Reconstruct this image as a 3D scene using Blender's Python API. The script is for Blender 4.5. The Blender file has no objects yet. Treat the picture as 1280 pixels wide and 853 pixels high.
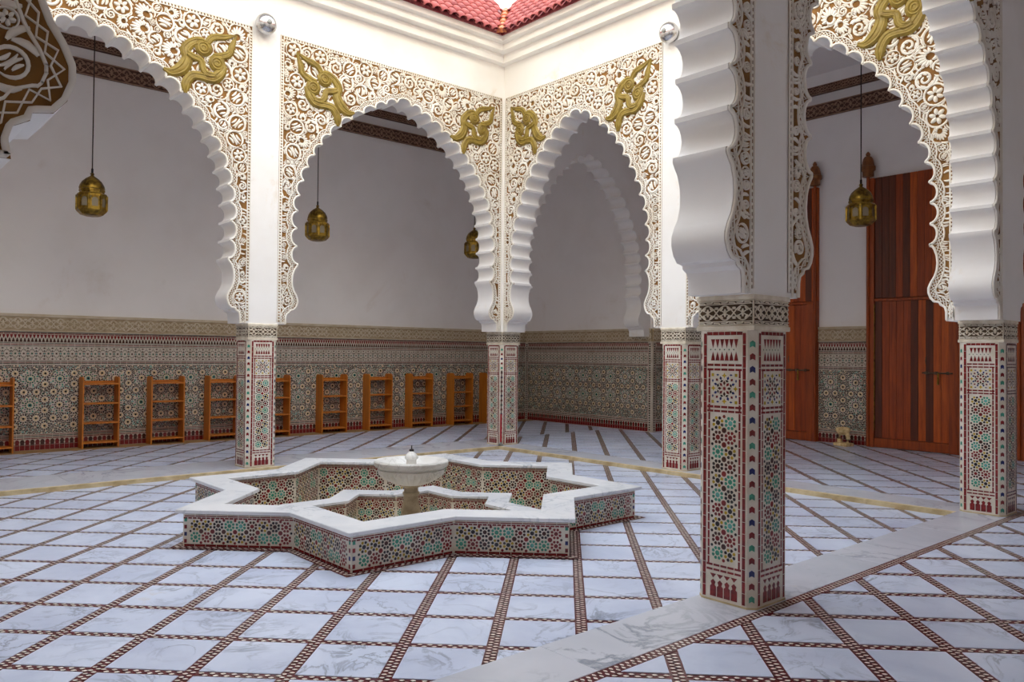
import bpy, math, random
import numpy as np
from mathutils import Matrix, Vector
from mathutils.geometry import tessellate_polygon
random.seed(7); RNG = np.random.default_rng(7)
SC = bpy.context.scene; COL = SC.collection
PI = math.pi

# ------------------------------------------------------------------ camera
def setup_camera():
    yaw = math.atan2(.754, -.657) + .1356; pitch = .0168; roll = .0092
    fw = Vector((math.cos(yaw)*math.cos(pitch), math.sin(yaw)*math.cos(pitch), math.sin(pitch)))
    rt = Vector((math.sin(yaw), -math.cos(yaw), 0)); up = rt.cross(fw)
    r2 = rt*math.cos(roll) + up*math.sin(roll); u2 = up*math.cos(roll) - rt*math.sin(roll)
    cam = bpy.data.cameras.new('camera'); ob = bpy.data.objects.new('camera', cam); COL.objects.link(ob)
    m = Matrix((r2, u2, -fw)).transposed().to_4x4(); m.translation = (10.83, -9.258, 1.6034)
    ob.matrix_world = m
    cam.sensor_width = 36; cam.lens = 989.85*36/1280; cam.clip_start = .05; cam.clip_end = 200
    SC.camera = ob
setup_camera()

# ------------------------------------------------------------------ sky, exposure
SKY_STRENGTH = 3.75
EXPOSURE = 0.0
def setup_world():
    w = bpy.data.worlds.new('overcast_sky'); SC.world = w; w.use_nodes = True
    nt = w.node_tree; nt.nodes.clear()
    out = nt.nodes.new('ShaderNodeOutputWorld'); bg = nt.nodes.new('ShaderNodeBackground')
    tc = nt.nodes.new('ShaderNodeTexCoord'); sp = nt.nodes.new('ShaderNodeSeparateXYZ')
    cr = nt.nodes.new('ShaderNodeValToRGB'); e = cr.color_ramp.elements
    e[0].position = 0.0; e[0].color = (1, .96, .74, 1)
    e[1].position = 1.0; e[1].color = (.84, .91, 1.0, 1)
    m = e.new(.42); m.color = (1, .98, .82, 1)
    m = e.new(.62); m.color = (.92, .95, .99, 1)
    nt.links.new(tc.outputs['Generated'], sp.inputs[0]); nt.links.new(sp.outputs['Z'], cr.inputs[0])
    nt.links.new(cr.outputs[0], bg.inputs['Color']); bg.inputs['Strength'].default_value = SKY_STRENGTH
    nt.links.new(bg.outputs[0], out.inputs[0])
setup_world()
vs = SC.view_settings; vs.view_transform = 'Standard'; vs.look = 'None'; vs.gamma = 1; vs.exposure = EXPOSURE
vs.use_curve_mapping = False
SC.cycles.max_bounces = 12; SC.cycles.diffuse_bounces = 8

# ------------------------------------------------------------------ dimensions (metres)
BX, BY = 3.927, 4.598           # bay lengths along x and y
W = 2*BX                        # court width, pillar line to pillar line
LY = 2*BY
T = .20                         # half thickness of the arcade walls
ZC = 2.0                        # top of capitals
ZF = -.05                       # court floor level
XL, YR, YD = -3.722, 3.907, 5.067   # rear walls
ZCEIL = 6.95

# ------------------------------------------------------------------ materials
def lin(c):
    return tuple(((x/255)/12.92 if x/255 <= .04045 else ((x/255+.055)/1.055)**2.4) for x in c) + (1,)
MATS = {}
class N:
    def __init__(s, m): s.nt = m.node_tree
    def __call__(s, t, **kw):
        n = s.nt.nodes.new(t)
        for k, v in kw.items(): setattr(n, k, v)
        return n
    def l(s, a, b): s.nt.links.new(a, b)
def base_mat(name, rough=.6, metal=0.):
    m = bpy.data.materials.new(name); m.use_nodes = True
    b = m.node_tree.nodes['Principled BSDF']; b.inputs['Roughness'].default_value = rough; b.inputs['Metallic'].default_value = metal
    MATS[name] = m
    return m, N(m), b
def mix(n, fac, c1, c2):
    x = n('ShaderNodeMix', data_type='RGBA')
    if hasattr(fac, 'is_linked') or hasattr(fac, 'node'): n.l(fac, x.inputs[0])
    else: x.inputs[0].default_value = fac
    for i, c in ((6, c1), (7, c2)):
        if hasattr(c, 'node'): n.l(c, x.inputs[i])
        else: x.inputs[i].default_value = c
    return x.outputs[2]
def ramp(n, src, a, b):
    r = n('ShaderNodeMapRange'); n.l(src, r.inputs[0]); r.inputs[1].default_value = a; r.inputs[2].default_value = b
    return r.outputs[0]
def noise(n, vec, scale, det=4, rough=.55, dist=0.):
    t = n('ShaderNodeTexNoise'); t.inputs['Scale'].default_value = scale; t.inputs['Detail'].default_value = det
    t.inputs['Roughness'].default_value = rough; t.inputs['Distortion'].default_value = dist
    if vec is not None: n.l(vec, t.inputs['Vector'])
    return t.outputs['Fac']
def bump(n, b, h, strength=.3, dist=.01):
    x = n('ShaderNodeBump'); x.inputs['Strength'].default_value = strength; x.inputs['Distance'].default_value = dist
    n.l(h, x.inputs['Height']); n.l(x.outputs[0], b.inputs['Normal'])
def two_tone(name, c1, c2, scale=3., rough=.6, metal=0., bstr=.15, bscale=40, lo=.4, hi=.65):
    m, n, b = base_mat(name, rough, metal)
    tc = n('ShaderNodeTexCoord').outputs['Object']
    f = ramp(n, noise(n, tc, scale, 5), lo, hi)
    n.l(mix(n, f, lin(c1), lin(c2)), b.inputs['Base Color'])
    if bstr: bump(n, b, noise(n, tc, bscale, 3), bstr, .004)
    return m
def plaster(name, c1, c2, c3):
    m, n, b = base_mat(name, .75)
    tc = n('ShaderNodeTexCoord').outputs['Object']
    c = mix(n, ramp(n, noise(n, tc, 1.1, 6), .45, .75), lin(c1), lin(c2))
    st = noise(n, tc, .9, 8, .7, .6)
    c = mix(n, ramp(n, st, .60, .82), c, lin(c3))
    n.l(c, b.inputs['Base Color']); bump(n, b, noise(n, tc, 60, 3), .12, .003)
plaster('white_plaster', (250, 247, 242), (243, 238, 230), (226, 205, 172))
plaster('soffit_plaster', (247, 244, 240), (240, 234, 226), (222, 196, 150))
plaster('rear_plaster', (247, 243, 240), (241, 236, 232), (232, 222, 212))
plaster('ceiling_plaster', (246, 240, 236), (238, 232, 228), (226, 216, 206))
two_tone('stucco_relief', (252, 247, 236), (240, 230, 212), 2.5, .7)
two_tone('stucco_ground', (146, 102, 44), (116, 78, 30), 6, .8)
two_tone('painted_gold', (158, 134, 56), (134, 110, 42), 9, .5, .1)
two_tone('capital_relief', (236, 226, 206), (214, 200, 176), 9, .7)
two_tone('capital_ground', (92, 72, 48), (74, 56, 38), 9, .8)
two_tone('frieze_relief', (172, 136, 112), (142, 108, 86), 9, .7)
two_tone('frieze_ground', (96, 64, 48), (76, 50, 38), 9, .8)
two_tone('cornice_relief', (214, 200, 176), (198, 180, 150), 5, .7)
two_tone('cornice_ground', (184, 164, 132), (160, 138, 106), 9, .8)
two_tone('sandstone', (208, 188, 146), (172, 150, 108), 5, .8, bstr=.4)
two_tone('carved_beige_stone', (248, 224, 170), (206, 170, 110), 14, .8, bstr=.5)
two_tone('rough_border_stone', (176, 140, 88), (150, 116, 72), 4, .8)
def glazed(name, c, r=.22):
    m, n, b = base_mat(name, r)
    tc = n('ShaderNodeTexCoord').outputs['Object']
    c1 = lin(c); c2 = lin(tuple(min(255, x*1.16+7) for x in c)); c0 = lin(tuple(x*.72 for x in c))
    k = mix(n, ramp(n, noise(n, tc, 34, 2), .35, .65), c0, c2)
    n.l(mix(n, .45, k, c1), b.inputs['Base Color'])
GL = dict(maroon=(122, 26, 26), teal=(62, 142, 118), navy=(28, 38, 96), ochre=(176, 146, 34), black=(34, 22, 22),
          white=(226, 218, 204), brown=(70, 34, 24), tan=(234, 204, 164), green=(34, 84, 62), turquoise=(96, 168, 158))
for k, c in GL.items(): glazed('tile_'+k, c)
glazed('strip_maroon', (92, 28, 34))
two_tone('tile_bed', (228, 220, 206), (212, 200, 180), 7, .5)
two_tone('wall_tile_bed', (206, 195, 180), (190, 177, 158), 7, .5)
MOS = ['maroon', 'teal', 'navy', 'ochre', 'black', 'white', 'brown', 'tan', 'green', 'turquoise']
MI = {k: i for i, k in enumerate(MOS)}
def marble(name, base, shade, vein, rough=.28, vscale=2.2, warm=True):
    m, n, b = base_mat(name, rough)
    tc = n('ShaderNodeTexCoord').outputs['Object']; oi = n('ShaderNodeObjectInfo')
    sc = n('ShaderNodeVectorMath', operation='SCALE'); cx = n('ShaderNodeCombineXYZ')
    mu = n('ShaderNodeMath', operation='MULTIPLY'); mu.inputs[1].default_value = 57.
    n.l(oi.outputs['Random'], mu.inputs[0])
    for i in range(3): n.l(mu.outputs[0], cx.inputs[i])
    ad = n('ShaderNodeVectorMath', operation='ADD'); n.l(tc, ad.inputs[0]); n.l(cx.outputs[0], ad.inputs[1])
    v = ad.outputs[0]
    big = noise(n, v, vscale*.8, 5, .6, .4)
    c = mix(n, ramp(n, big, .38, .72), lin(base), lin(shade))
    vn = noise(n, v, vscale, 7, .62, 1.6)
    a = n('ShaderNodeMath', operation='SUBTRACT'); n.l(vn, a.inputs[0]); a.inputs[1].default_value = .5
    ab = n('ShaderNodeMath', operation='ABSOLUTE'); n.l(a.outputs[0], ab.inputs[0])
    vf = ramp(n, ab.outputs[0], .035, 0.)
    gate = ramp(n, noise(n, v, vscale*.6, 3), .42, .66)
    mm = n('ShaderNodeMath', operation='MULTIPLY'); n.l(vf, mm.inputs[0]); n.l(gate, mm.inputs[1])
    c = mix(n, mm.outputs[0], c, lin(vein))
    # each slab a little different
    tint = mix(n, oi.outputs['Random'], (.90, .90, .92, 1), (1, 1, 1, 1))
    x = n('ShaderNodeMix', data_type='RGBA', blend_type='MULTIPLY'); x.inputs[0].default_value = 1
    n.l(c, x.inputs[6]); n.l(tint, x.inputs[7]); c = x.outputs[2]
    if warm:
        c = mix(n, ramp(n, noise(n, v, 1.4, 6, .7), .66, .86), c, lin((205, 186, 150)))
    n.l(c, b.inputs['Base Color'])
marble('marble_slab', (220, 229, 248), (196, 206, 230), (140, 150, 168))
marble('marble_band', (216, 218, 226), (196, 200, 210), (150, 156, 168), .25, 1.2)
marble('marble_coping', (232, 232, 234), (214, 217, 222), (160, 168, 178), .3, 2.5)
marble('marble_carved', (236, 234, 228), (216, 212, 202), (180, 176, 166), .35, 4)
two_tone('fountain_stem_stone', (190, 176, 150), (150, 134, 108), 8, .5)
def wood(name, c1, c2, c3, rough=.4, rnd=1.):
    m, n, b = base_mat(name, rough)
    tc = n('ShaderNodeTexCoord').outputs['Object']; oi = n('ShaderNodeObjectInfo')
    mp = n('ShaderNodeMapping'); mp.inputs['Scale'].default_value = (14, 14, .9)
    n.l(tc, mp.inputs[0])
    cx = n('ShaderNodeCombineXYZ'); mu = n('ShaderNodeMath', operation='MULTIPLY'); mu.inputs[1].default_value = 31.
    n.l(oi.outputs['Random'], mu.inputs[0])
    for i in range(3): n.l(mu.outputs[0], cx.inputs[i])
    ad = n('ShaderNodeVectorMath', operation='ADD'); n.l(mp.outputs[0], ad.inputs[0]); n.l(cx.outputs[0], ad.inputs[1])
    g = noise(n, ad.outputs[0], 1.6, 6, .65, .3)
    c = mix(n, ramp(n, g, .35, .68), lin(c1), lin(c2))
    if rnd:
        rr = ramp(n, oi.outputs['Random'], .35, .75)
        c = mix(n, rr, c, mix(n, ramp(n, g, .3, .7), lin(c3), lin(tuple(x*.6 for x in c3))))
    n.l(c, b.inputs['Base Color']); bump(n, b, g, .15, .003)
wood('door_plank', (206, 98, 24), (150, 58, 14), (96, 38, 16))
wood('door_plank_dark', (112, 48, 20), (74, 30, 14), (60, 24, 12), rnd=0)
wood('door_plank_mid', (176, 76, 22), (126, 48, 14), (96, 38, 16), rnd=0)
wood('door_plank_bright', (206, 98, 26), (158, 64, 16), (96, 38, 16), rnd=0)
wood('door_frame_wood', (176, 80, 24), (126, 50, 16), (110, 44, 20), rnd=0)
wood('bookcase_wood', (214, 132, 38), (186, 102, 26), (190, 96, 28), .45, 0)
wood('pivot_wood', (150, 92, 44), (108, 62, 28), (110, 60, 30), rnd=0)
two_tone('aged_brass', (170, 138, 56), (96, 74, 30), 14, .34, .85, .3, 60)
two_tone('dull_iron', (120, 104, 86), (80, 66, 54), 14, .4, .8)
two_tone('chrome', (205, 205, 208), (180, 182, 186), 6, .2, .9, 0)
two_tone('dark_cord', (62, 46, 34), (44, 34, 26), 10, .7, 0, 0)
two_tone('red_paint', (176, 26, 34), (150, 20, 28), 10, .4, 0, 0)
two_tone('dark_brown_paint', (92, 58, 40), (64, 42, 30), 10, .5, 0, 0)
two_tone('grey_metal', (150, 150, 146), (118, 118, 114), 10, .4, .6, 0)
two_tone('dark_iron', (40, 36, 34), (28, 26, 24), 10, .5, .5, 0)
def glass_mat():
    m, n, b = base_mat('lantern_glass', .12)
    b.inputs['Base Color'].default_value = lin((200, 186, 160)); b.inputs['Transmission Weight'].default_value = .5
    b.inputs['IOR'].default_value = 1.3
glass_mat()
def roof_mat(name, c1, c2, c3):
    m, n, b = base_mat(name, .55)
    oi = n('ShaderNodeObjectInfo'); tc = n('ShaderNodeTexCoord').outputs['Object']
    c = mix(n, oi.outputs['Random'], lin(c1), lin(c2))
    c = mix(n, ramp(n, noise(n, tc, 16, 4), .45, .75), c, lin(c3))
    n.l(c, b.inputs['Base Color']); bump(n, b, noise(n, tc, 50, 3), .3, .003)
roof_mat('roof_tile_red', (186, 92, 92), (146, 62, 70), (196, 120, 112))
roof_mat('roof_tile_orange', (206, 120, 66), (180, 96, 52), (222, 150, 100))
M = MATS

# ------------------------------------------------------------------ mesh helpers
class MB:
    def __init__(s): s.v = []; s.f = []; s.m = []
    def add(s, vs, fs, mi=0):
        o = len(s.v); s.v += [tuple(p) for p in vs]; s.f += [tuple(i+o for i in f) for f in fs]; s.m += [mi]*len(fs)
    def box(s, a, b, mi=0, rot=None, loc=(0, 0, 0)):
        (x0, y0, z0), (x1, y1, z1) = a, b
        vs = [(x, y, z) for z in (z0, z1) for y in (y0, y1) for x in (x0, x1)]
        if rot is not None: vs = [tuple(rot @ Vector(p) + Vector(loc)) for p in vs]
        s.add(vs, [(0, 2, 3, 1), (4, 5, 7, 6), (0, 1, 5, 4), (2, 6, 7, 3), (0, 4, 6, 2), (1, 3, 7, 5)], mi)
    def bevbox(s, a, b, r=.01, mi=0):
        (x0, y0, z0), (x1, y1, z1) = a, b
        def ring(x0, y0, x1, y1, z): return [(x0, y0, z), (x1, y0, z), (x1, y1, z), (x0, y1, z)]
        rs = [ring(x0+r, y0+r, x1-r, y1-r, z0), ring(x0, y0, x1, y1, z0+r), ring(x0, y0, x1, y1, z1-r), ring(x0+r, y0+r, x1-r, y1-r, z1)]
        s.loft(rs, mi)
    def loft(s, rings, mi=0, caps=True, closed=True):
        n = len(rings[0]); vs = [p for r in rings for p in r]; fs = []
        for k in range(len(rings)-1):
            for i in range(n if closed else n-1):
                j = (i+1) % n; fs.append((k*n+i, k*n+j, (k+1)*n+j, (k+1)*n+i))
        if caps: fs += [tuple(range(n))[::-1], tuple(range((len(rings)-1)*n, len(rings)*n))]
        s.add(vs, fs, mi)
    def prism(s, poly, z0, z1, mi=0):
        s.loft([[(x, y, z0) for x, y in poly], [(x, y, z1) for x, y in poly]], mi)
    def lathe(s, prof, n=32, c=(0, 0, 0), mi=0, mod=None):
        rs = []
        for (r, z) in prof:
            rs.append([(c[0]+(r*(mod(k*2*PI/n, r, z) if mod else 1))*math.cos(2*PI*k/n), c[1]+(r*(mod(k*2*PI/n, r, z) if mod else 1))*math.sin(2*PI*k/n), c[2]+z) for k in range(n)])
        s.loft(rs, mi)
    def tube(s, pts, r, n=8, mi=0):
        rs = []
        for i, p in enumerate(pts):
            p = Vector(p); a = Vector(pts[max(i-1, 0)]); b = Vector(pts[min(i+1, len(pts)-1)])
            d = (b-a).normalized(); u = d.cross(Vector((0, 0, 1)))
            if u.length < .05: u = d.cross(Vector((1, 0, 0)))
            u.normalize(); w = d.cross(u); rr = r[i] if isinstance(r, (list, tuple)) else r
            rs.append([tuple(p+(u*math.cos(2*PI*k/n)+w*math.sin(2*PI*k/n))*rr) for k in range(n)])
        s.loft(rs, mi)
    def build(s, name, mats, parent=None, smooth=False, loc=None):
        me = bpy.data.meshes.new(name); me.from_pydata(s.v, [], s.f)
        for k in (mats if isinstance(mats, (list, tuple)) else [mats]): me.materials.append(M[k])
        if any(s.m): me.polygons.foreach_set('material_index', s.m)
        if smooth: me.polygons.foreach_set('use_smooth', [True]*len(s.f)); me.set_sharp_from_angle(angle=math.radians(38))
        me.update()
        return link(name, me, parent, loc)
def link(name, data, parent=None, loc=None):
    o = bpy.data.objects.new(name, data); COL.objects.link(o)
    if parent is not None: o.parent = parent
    if loc is not None: o.location = loc
    return o
def tag(o, label=None, cat=None, group=None, kind=None):
    for k, v in (('label', label), ('category', cat), ('group', group), ('kind', kind)):
        if v: o[k] = v
    return o
def empty(name, loc=(0, 0, 0), rz=0., label=None, cat=None, group=None, kind=None):
    o = bpy.data.objects.new(name, None); COL.objects.link(o); o.location = loc; o.rotation_euler = (0, 0, rz)
    o.empty_display_size = .2
    return tag(o, label, cat, group, kind)
def struct(o): o['kind'] = 'structure'; return o
KIDS = {}
def copy_tree(o, parent=None):
    c = o.copy(); COL.objects.link(c)
    if parent is not None: c.parent = parent
    for ch in [x for x in bpy.data.objects if x.parent == o]: copy_tree(ch, c)
    return c
def quadmesh(name, V, F, mat, parent=None):
    """fast path: V (n,3), F (m,4)"""
    me = bpy.data.meshes.new(name); V = np.asarray(V, np.float32); F = np.asarray(F, np.int32)
    me.vertices.add(len(V)); me.vertices.foreach_set('co', V.ravel())
    me.loops.add(F.size); me.loops.foreach_set('vertex_index', F.ravel())
    me.polygons.add(len(F)); me.polygons.foreach_set('loop_start', np.arange(0, F.size, 4, dtype=np.int32))
    me.polygons.foreach_set('loop_total', np.full(len(F), 4, np.int32))
    me.materials.append(M[mat]); me.update(calc_edges=True); me.validate()
    return link(name, me, parent)

# ------------------------------------------------------------------ relief: raised flat ribbons in a plane (s, z) with height h
def ribbon(pts, w, closed=False):
    p = np.asarray(pts, float); n = len(p)
    w = np.full(n, w) if np.isscalar(w) else np.asarray(w, float)
    if closed: d = np.roll(p, -1, 0)-np.roll(p, 1, 0)
    else:
        d = np.zeros_like(p); d[1:-1] = p[2:]-p[:-2]; d[0] = p[1]-p[0]; d[-1] = p[-1]-p[-2]
    d /= np.maximum(np.linalg.norm(d, axis=1, keepdims=True), 1e-9)
    nn = np.stack([-d[:, 1], d[:, 0]], 1)*w[:, None]/2
    A = p+nn; B = p-nn
    V = np.concatenate([np.c_[A, np.ones(n)], np.c_[B, np.ones(n)], np.c_[A, np.zeros(n)], np.c_[B, np.zeros(n)]])
    i = np.arange(n if closed else n-1); j = (i+1) % n
    F = np.concatenate([np.stack([i, j, n+j, n+i], 1), np.stack([2*n+i, 2*n+j, j, i], 1), np.stack([n+i, n+j, 3*n+j, 3*n+i], 1)])
    return V, F
class Relief:
    def __init__(s): s.V = []; s.F = []; s.o = 0
    def put(s, VF, c=(0, 0), rot=0., sc=1., h=.012, flip=False):
        V, F = VF; V = V.copy()
        if flip: V[:, 0] *= -1
        ca, sa = math.cos(rot), math.sin(rot)
        x = (V[:, 0]*ca-V[:, 1]*sa)*sc+c[0]; y = (V[:, 0]*sa+V[:, 1]*ca)*sc+c[1]
        s.V.append(np.stack([x, y, V[:, 2]*h], 1)); s.F.append(F+s.o); s.o += len(V)
    def build(s, name, mat, fr, parent, stuff=True):
        V = np.concatenate(s.V); F = np.concatenate(s.F)
        o = quadmesh(name, fr(V[:, 0], V[:, 2], V[:, 1]), F, mat, parent)
        if stuff: o['kind'] = 'stuff'
        return o
def comb(parts):
    V = []; F = []; o = 0
    for i, (v, f) in enumerate(parts): v = v.copy(); v[:, 2] *= 1+.07*i; V.append(v); F.append(f+o); o += len(v)
    return np.concatenate(V), np.concatenate(F)
def leaf(x0, y0, x1, y1, w, bend=0., n=5):
    t = np.linspace(0, 1, n); dx, dy = x1-x0, y1-y0
    px = x0+dx*t-dy*bend*np.sin(PI*t); py = y0+dy*t+dx*bend*np.sin(PI*t)
    ww = w*np.sin(PI*(.08+.84*t))**.8
    return ribbon(np.stack([px, py], 1), ww)
def arc(r, a0, a1, w, n=14, r1=None):
    t = np.linspace(0, 1, n); a = a0+(a1-a0)*t; rr = r+((r1 if r1 is not None else r)-r)*t
    ww = w*(np.clip(np.minimum(t, 1-t)*8, .25, 1))
    return ribbon(np.stack([rr*np.cos(a), rr*np.sin(a)], 1), ww)
def make_templates():
    R = []
    # medallion: vine ring round a veined leaf
    p = [arc(.86, .2, 2*PI+.05, .20, 20)]
    for k, (yy, L) in enumerate(((-.42, .36), (-.15, .60), (.15, .60), (.42, .36))): p.append(leaf(-L, yy-.10, L, yy+.10, .22, .10*(1 if k < 2 else -1), 5))
    R.append(comb(p))
    # spiral vine
    t = np.linspace(0, 1, 28); a = 2*PI*1.7*t; r = .9-.78*t
    p = [ribbon(np.stack([r*np.cos(a), r*np.sin(a)], 1), np.linspace(.22, .16, 28))]
    for k in range(6):
        aa = 2*PI*(.06+k*.165); rr = .70-.075*k
        p.append(leaf(rr*math.cos(aa), rr*math.sin(aa), (rr-.06)*math.cos(aa+.72), (rr-.06)*math.sin(aa+.72), .15, -.16, 4))
    R.append(comb(p))
    # palmette fan
    p = []
    for k in range(9):
        aa = PI/2+(k-4)*.37; L = 1.0-.05*abs(k-4)
        p.append(leaf(.32*math.cos(aa), -.40+.36*math.sin(aa), L*math.cos(aa), -.40+L*1.25*math.sin(aa), .24, .06*(k-4)/3))
    p.append(arc(.34, PI*.95, PI*2.05, .2, 8)); p[-1][0][:, 1] -= .55
    R.append(comb(p))
    # two leaves circling
    p = [arc(.84, -.5, 2.5, .26, 12, .62), arc(.84, PI-.5, PI+2.5, .26, 12, .62), leaf(-.40, -.30, .40, .30, .26, .15), leaf(-.45, .05, .05, .48, .22), leaf(-.05, -.48, .45, -.05, .22)]
    R.append(comb(p))
    # rosette flower
    p = [arc(.9, 0, 2*PI+.1, .15, 20)]
    for k in range(6): aa = k*PI/3; p.append(leaf(.14*math.cos(aa), .14*math.sin(aa), .68*math.cos(aa), .68*math.sin(aa), .34, .05))
    R.append(comb(p))
    return R, [leaf(-1, 0, 1, 0, .62, .12, 5), leaf(-1, 0, 1, 0, .56, -.15, 5), comb([leaf(-1, -.28, .9, -.28, .42, .1, 4), leaf(-.9, .28, 1, .28, .42, .1, 4)])]
TR, TS = make_templates()

# ------------------------------------------------------------------ arch outline
CX = [(.514, 2.83), (.5, 3.06), (.497, 3.29), (.512, 3.515), (.552, 3.74), (.622, 3.965), (.712, 4.19), (.822, 4.41), (.945, 4.62), (1.085, 4.82), (1.245, 5.0), (1.425, 5.165), (1.62, 5.31), (1.83, 5.44)]
CY = [(.512, 2.87), (.495, 3.13), (.49, 3.39), (.497, 3.64), (.53, 3.87), (.585, 4.09), (.66, 4.30), (.757, 4.49), (.87, 4.665), (1.01, 4.83), (1.175, 4.99), (1.36, 5.135), (1.56, 5.27), (1.765, 5.39), (1.965, 5.49), (2.16, 5.57)]
FOOT = [(.34, 2.0), (.342, 2.10), (.355, 2.145), (.40, 2.17), (.405, 2.195), (.462, 2.205), (.50, 2.25), (.522, 2.31), (.522, 2.365), (.495, 2.43), (.458, 2.49), (.436, 2.56), (.43, 2.63), (.438, 2.71), (.462, 2.78), (.492, 2.82)]
def half_arch(cusps, half, h0, dz=0., first=True):
    def sc(p): return (.34+(p[0]-.34)*(half-.34)/(h0-.34), p[1])
    c = [sc(p) for p in cusps]; c.append((2*half-c[-1][0], c[-1][1]))
    pts = list(FOOT)
    nose = .017
    def unit(a, b):
        L = math.hypot(b[0]-a[0], b[1]-a[1]); return ((b[0]-a[0])/L, (b[1]-a[1])/L)
    n = len(c)-1
    for i in range(n):
        a, b = c[i], c[i+1]
        ta = unit(c[i-1] if i else (c[0][0], c[0][1]-.2), c[i+1]); tb = unit(a, c[i+2]) if i+2 < len(c) else (1, 0)
        p0 = (a[0]+ta[0]*nose, a[1]+ta[1]*nose); p1 = (b[0]-tb[0]*nose, b[1]-tb[1]*nose)
        if i == 0: pts.append((a[0]-ta[0]*nose, a[1]-ta[1]*nose))
        u = unit(p0, p1); L = math.hypot(p1[0]-p0[0], p1[1]-p0[1]); nx = (-u[1], u[0]); sag = .37*L
        m = 9
        for k in range(m+1):
            th = PI*k/m; tt = (1-math.cos(th))/2; hh = sag*math.sin(th)
            pts.append((p0[0]+(p1[0]-p0[0])*tt+nx[0]*hh, p0[1]+(p1[1]-p0[1])*tt+nx[1]*hh))
    if dz:
        pts = [(s+.01*min(1, max(0, (2.9-z))), z+dz*min(1, max(0, (3.3-z)/.8))) if z > 2.001 else (s, z) for s, z in pts]
        pts[0:1] = [(.25, 2.0), (.25, 2.0+dz+.045), (.36, 2.0+dz+.045)]
    return pts, len(pts)-5
def arch_profile(kind, L, dzL=0., dzR=0.):
    cus, h0 = (CX, BX/2) if kind == 'x' else (CY, BY/2)
    a, _ = half_arch(cus, L/2, h0, dzL); b, _ = half_arch(cus, L/2, h0, dzR)
    # both halves contain the apex lobe; keep points left of the middle from each
    a = [p for i, p in enumerate(a) if p[0] <= L/2+1e-6 or i < 5]; b = [p for i, p in enumerate(b) if p[0] < L/2-1e-6 or i < 5]
    return a+[(L-s, z) for s, z in b[::-1]]
def fr_left(s, n, z): return np.stack(np.broadcast_arrays(n, -np.asarray(s), z), -1)
def fr_right(s, n, z): return np.stack(np.broadcast_arrays(s, n, z), -1)
def fr_near(s, n, z): return np.stack(np.broadcast_arrays(W+np.asarray(n), -np.asarray(s), z), -1)
def fr_far(s, n, z): return np.stack(np.broadcast_arrays(s, -LY+np.asarray(n), z), -1)
def fr_cross1(s, n, z): return np.stack(np.broadcast_arrays(n, s, z), -1)
def fr_cross2(s, n, z): return np.stack(np.broadcast_arrays(W+np.asarray(n), s, z), -1)
def tess(poly):
    return tessellate_polygon([[Vector((p[0], p[1], 0)) for p in poly]])
def arcade_wall(name, fr, bays, ztop=7.04, t=T):
    """bays: list of (s_offset, s_start, s_end, profile)"""
    mb = MB()
    for off, s0, s1, prof in bays:
        pr = [(off+s, z) for s, z in prof]
        poly = [(s0, ZC)]+pr+[(s1, ZC), (s1, ztop), (s0, ztop)]
        tri = tess(poly)
        for nn in (-t, t):
            P = np.array(poly); V = fr(P[:, 0], nn, P[:, 1]); mb.add(V.tolist(), tri)
        P = np.array(pr); A = fr(P[:, 0], -t, P[:, 1]); B = fr(P[:, 0], t, P[:, 1]); n = len(P)
        mb.add(np.concatenate([A, B]).tolist(), [(i, i+1, n+i+1, n+i) for i in range(n-1)], 1)
        for (x0, z0), (x1, z1) in (((s0, ZC), pr[0]), (pr[-1], (s1, ZC)), ((s0, ztop), (s1, ztop))):
            q = np.array([(x0, z0), (x1, z1)]); A = fr(q[:, 0], -t, q[:, 1]); B = fr(q[:, 0], t, q[:, 1])
            mb.add([A[0], A[1], B[1], B[0]], [(0, 1, 2, 3)])
    for s, z0 in ((bays[0][1], ZC), (bays[-1][2], ZC)):
        A = fr(np.array([s, s]), -t, np.array([z0, ztop])); B = fr(np.array([s, s]), t, np.array([z0, ztop]))
        mb.add([A[0], A[1], B[1], B[0]], [(0, 1, 2, 3)])
    return struct(mb.build(name, ['white_plaster', 'soffit_plaster'], smooth=True))

def resample(p, d):
    p = np.asarray(p, float); seg = np.linalg.norm(np.diff(p, axis=0), axis=1); L = np.r_[0, np.cumsum(seg)]
    t = np.arange(0, L[-1], d); return np.stack([np.interp(t, L, p[:, 0]), np.interp(t, L, p[:, 1])], 1)
def offset(p, d, step=.012):
    """outline moved away from the opening; parts closer than d to the outline dropped"""
    q = resample(p, step); t = np.gradient(q, axis=0); t /= np.linalg.norm(t, axis=1, keepdims=True)
    o = q+np.stack([-t[:, 1], t[:, 0]], 1)*d
    D = np.sqrt(((o[:, None, :]-q[None, :, :])**2).sum(-1)).min(1)
    return o[D > d*.965]
def in_poly(P, poly):
    x, y = P[:, 0], P[:, 1]; ins = np.zeros(len(P), bool); n = len(poly)
    for i in range(n):
        x0, y0 = poly[i]; x1, y1 = poly[(i+1) % n]
        if y0 == y1: continue
        c = ((y0 > y) != (y1 > y)) & (x < (x1-x0)*(y-y0)/(y1-y0)+x0); ins ^= c
    return ins
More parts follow.
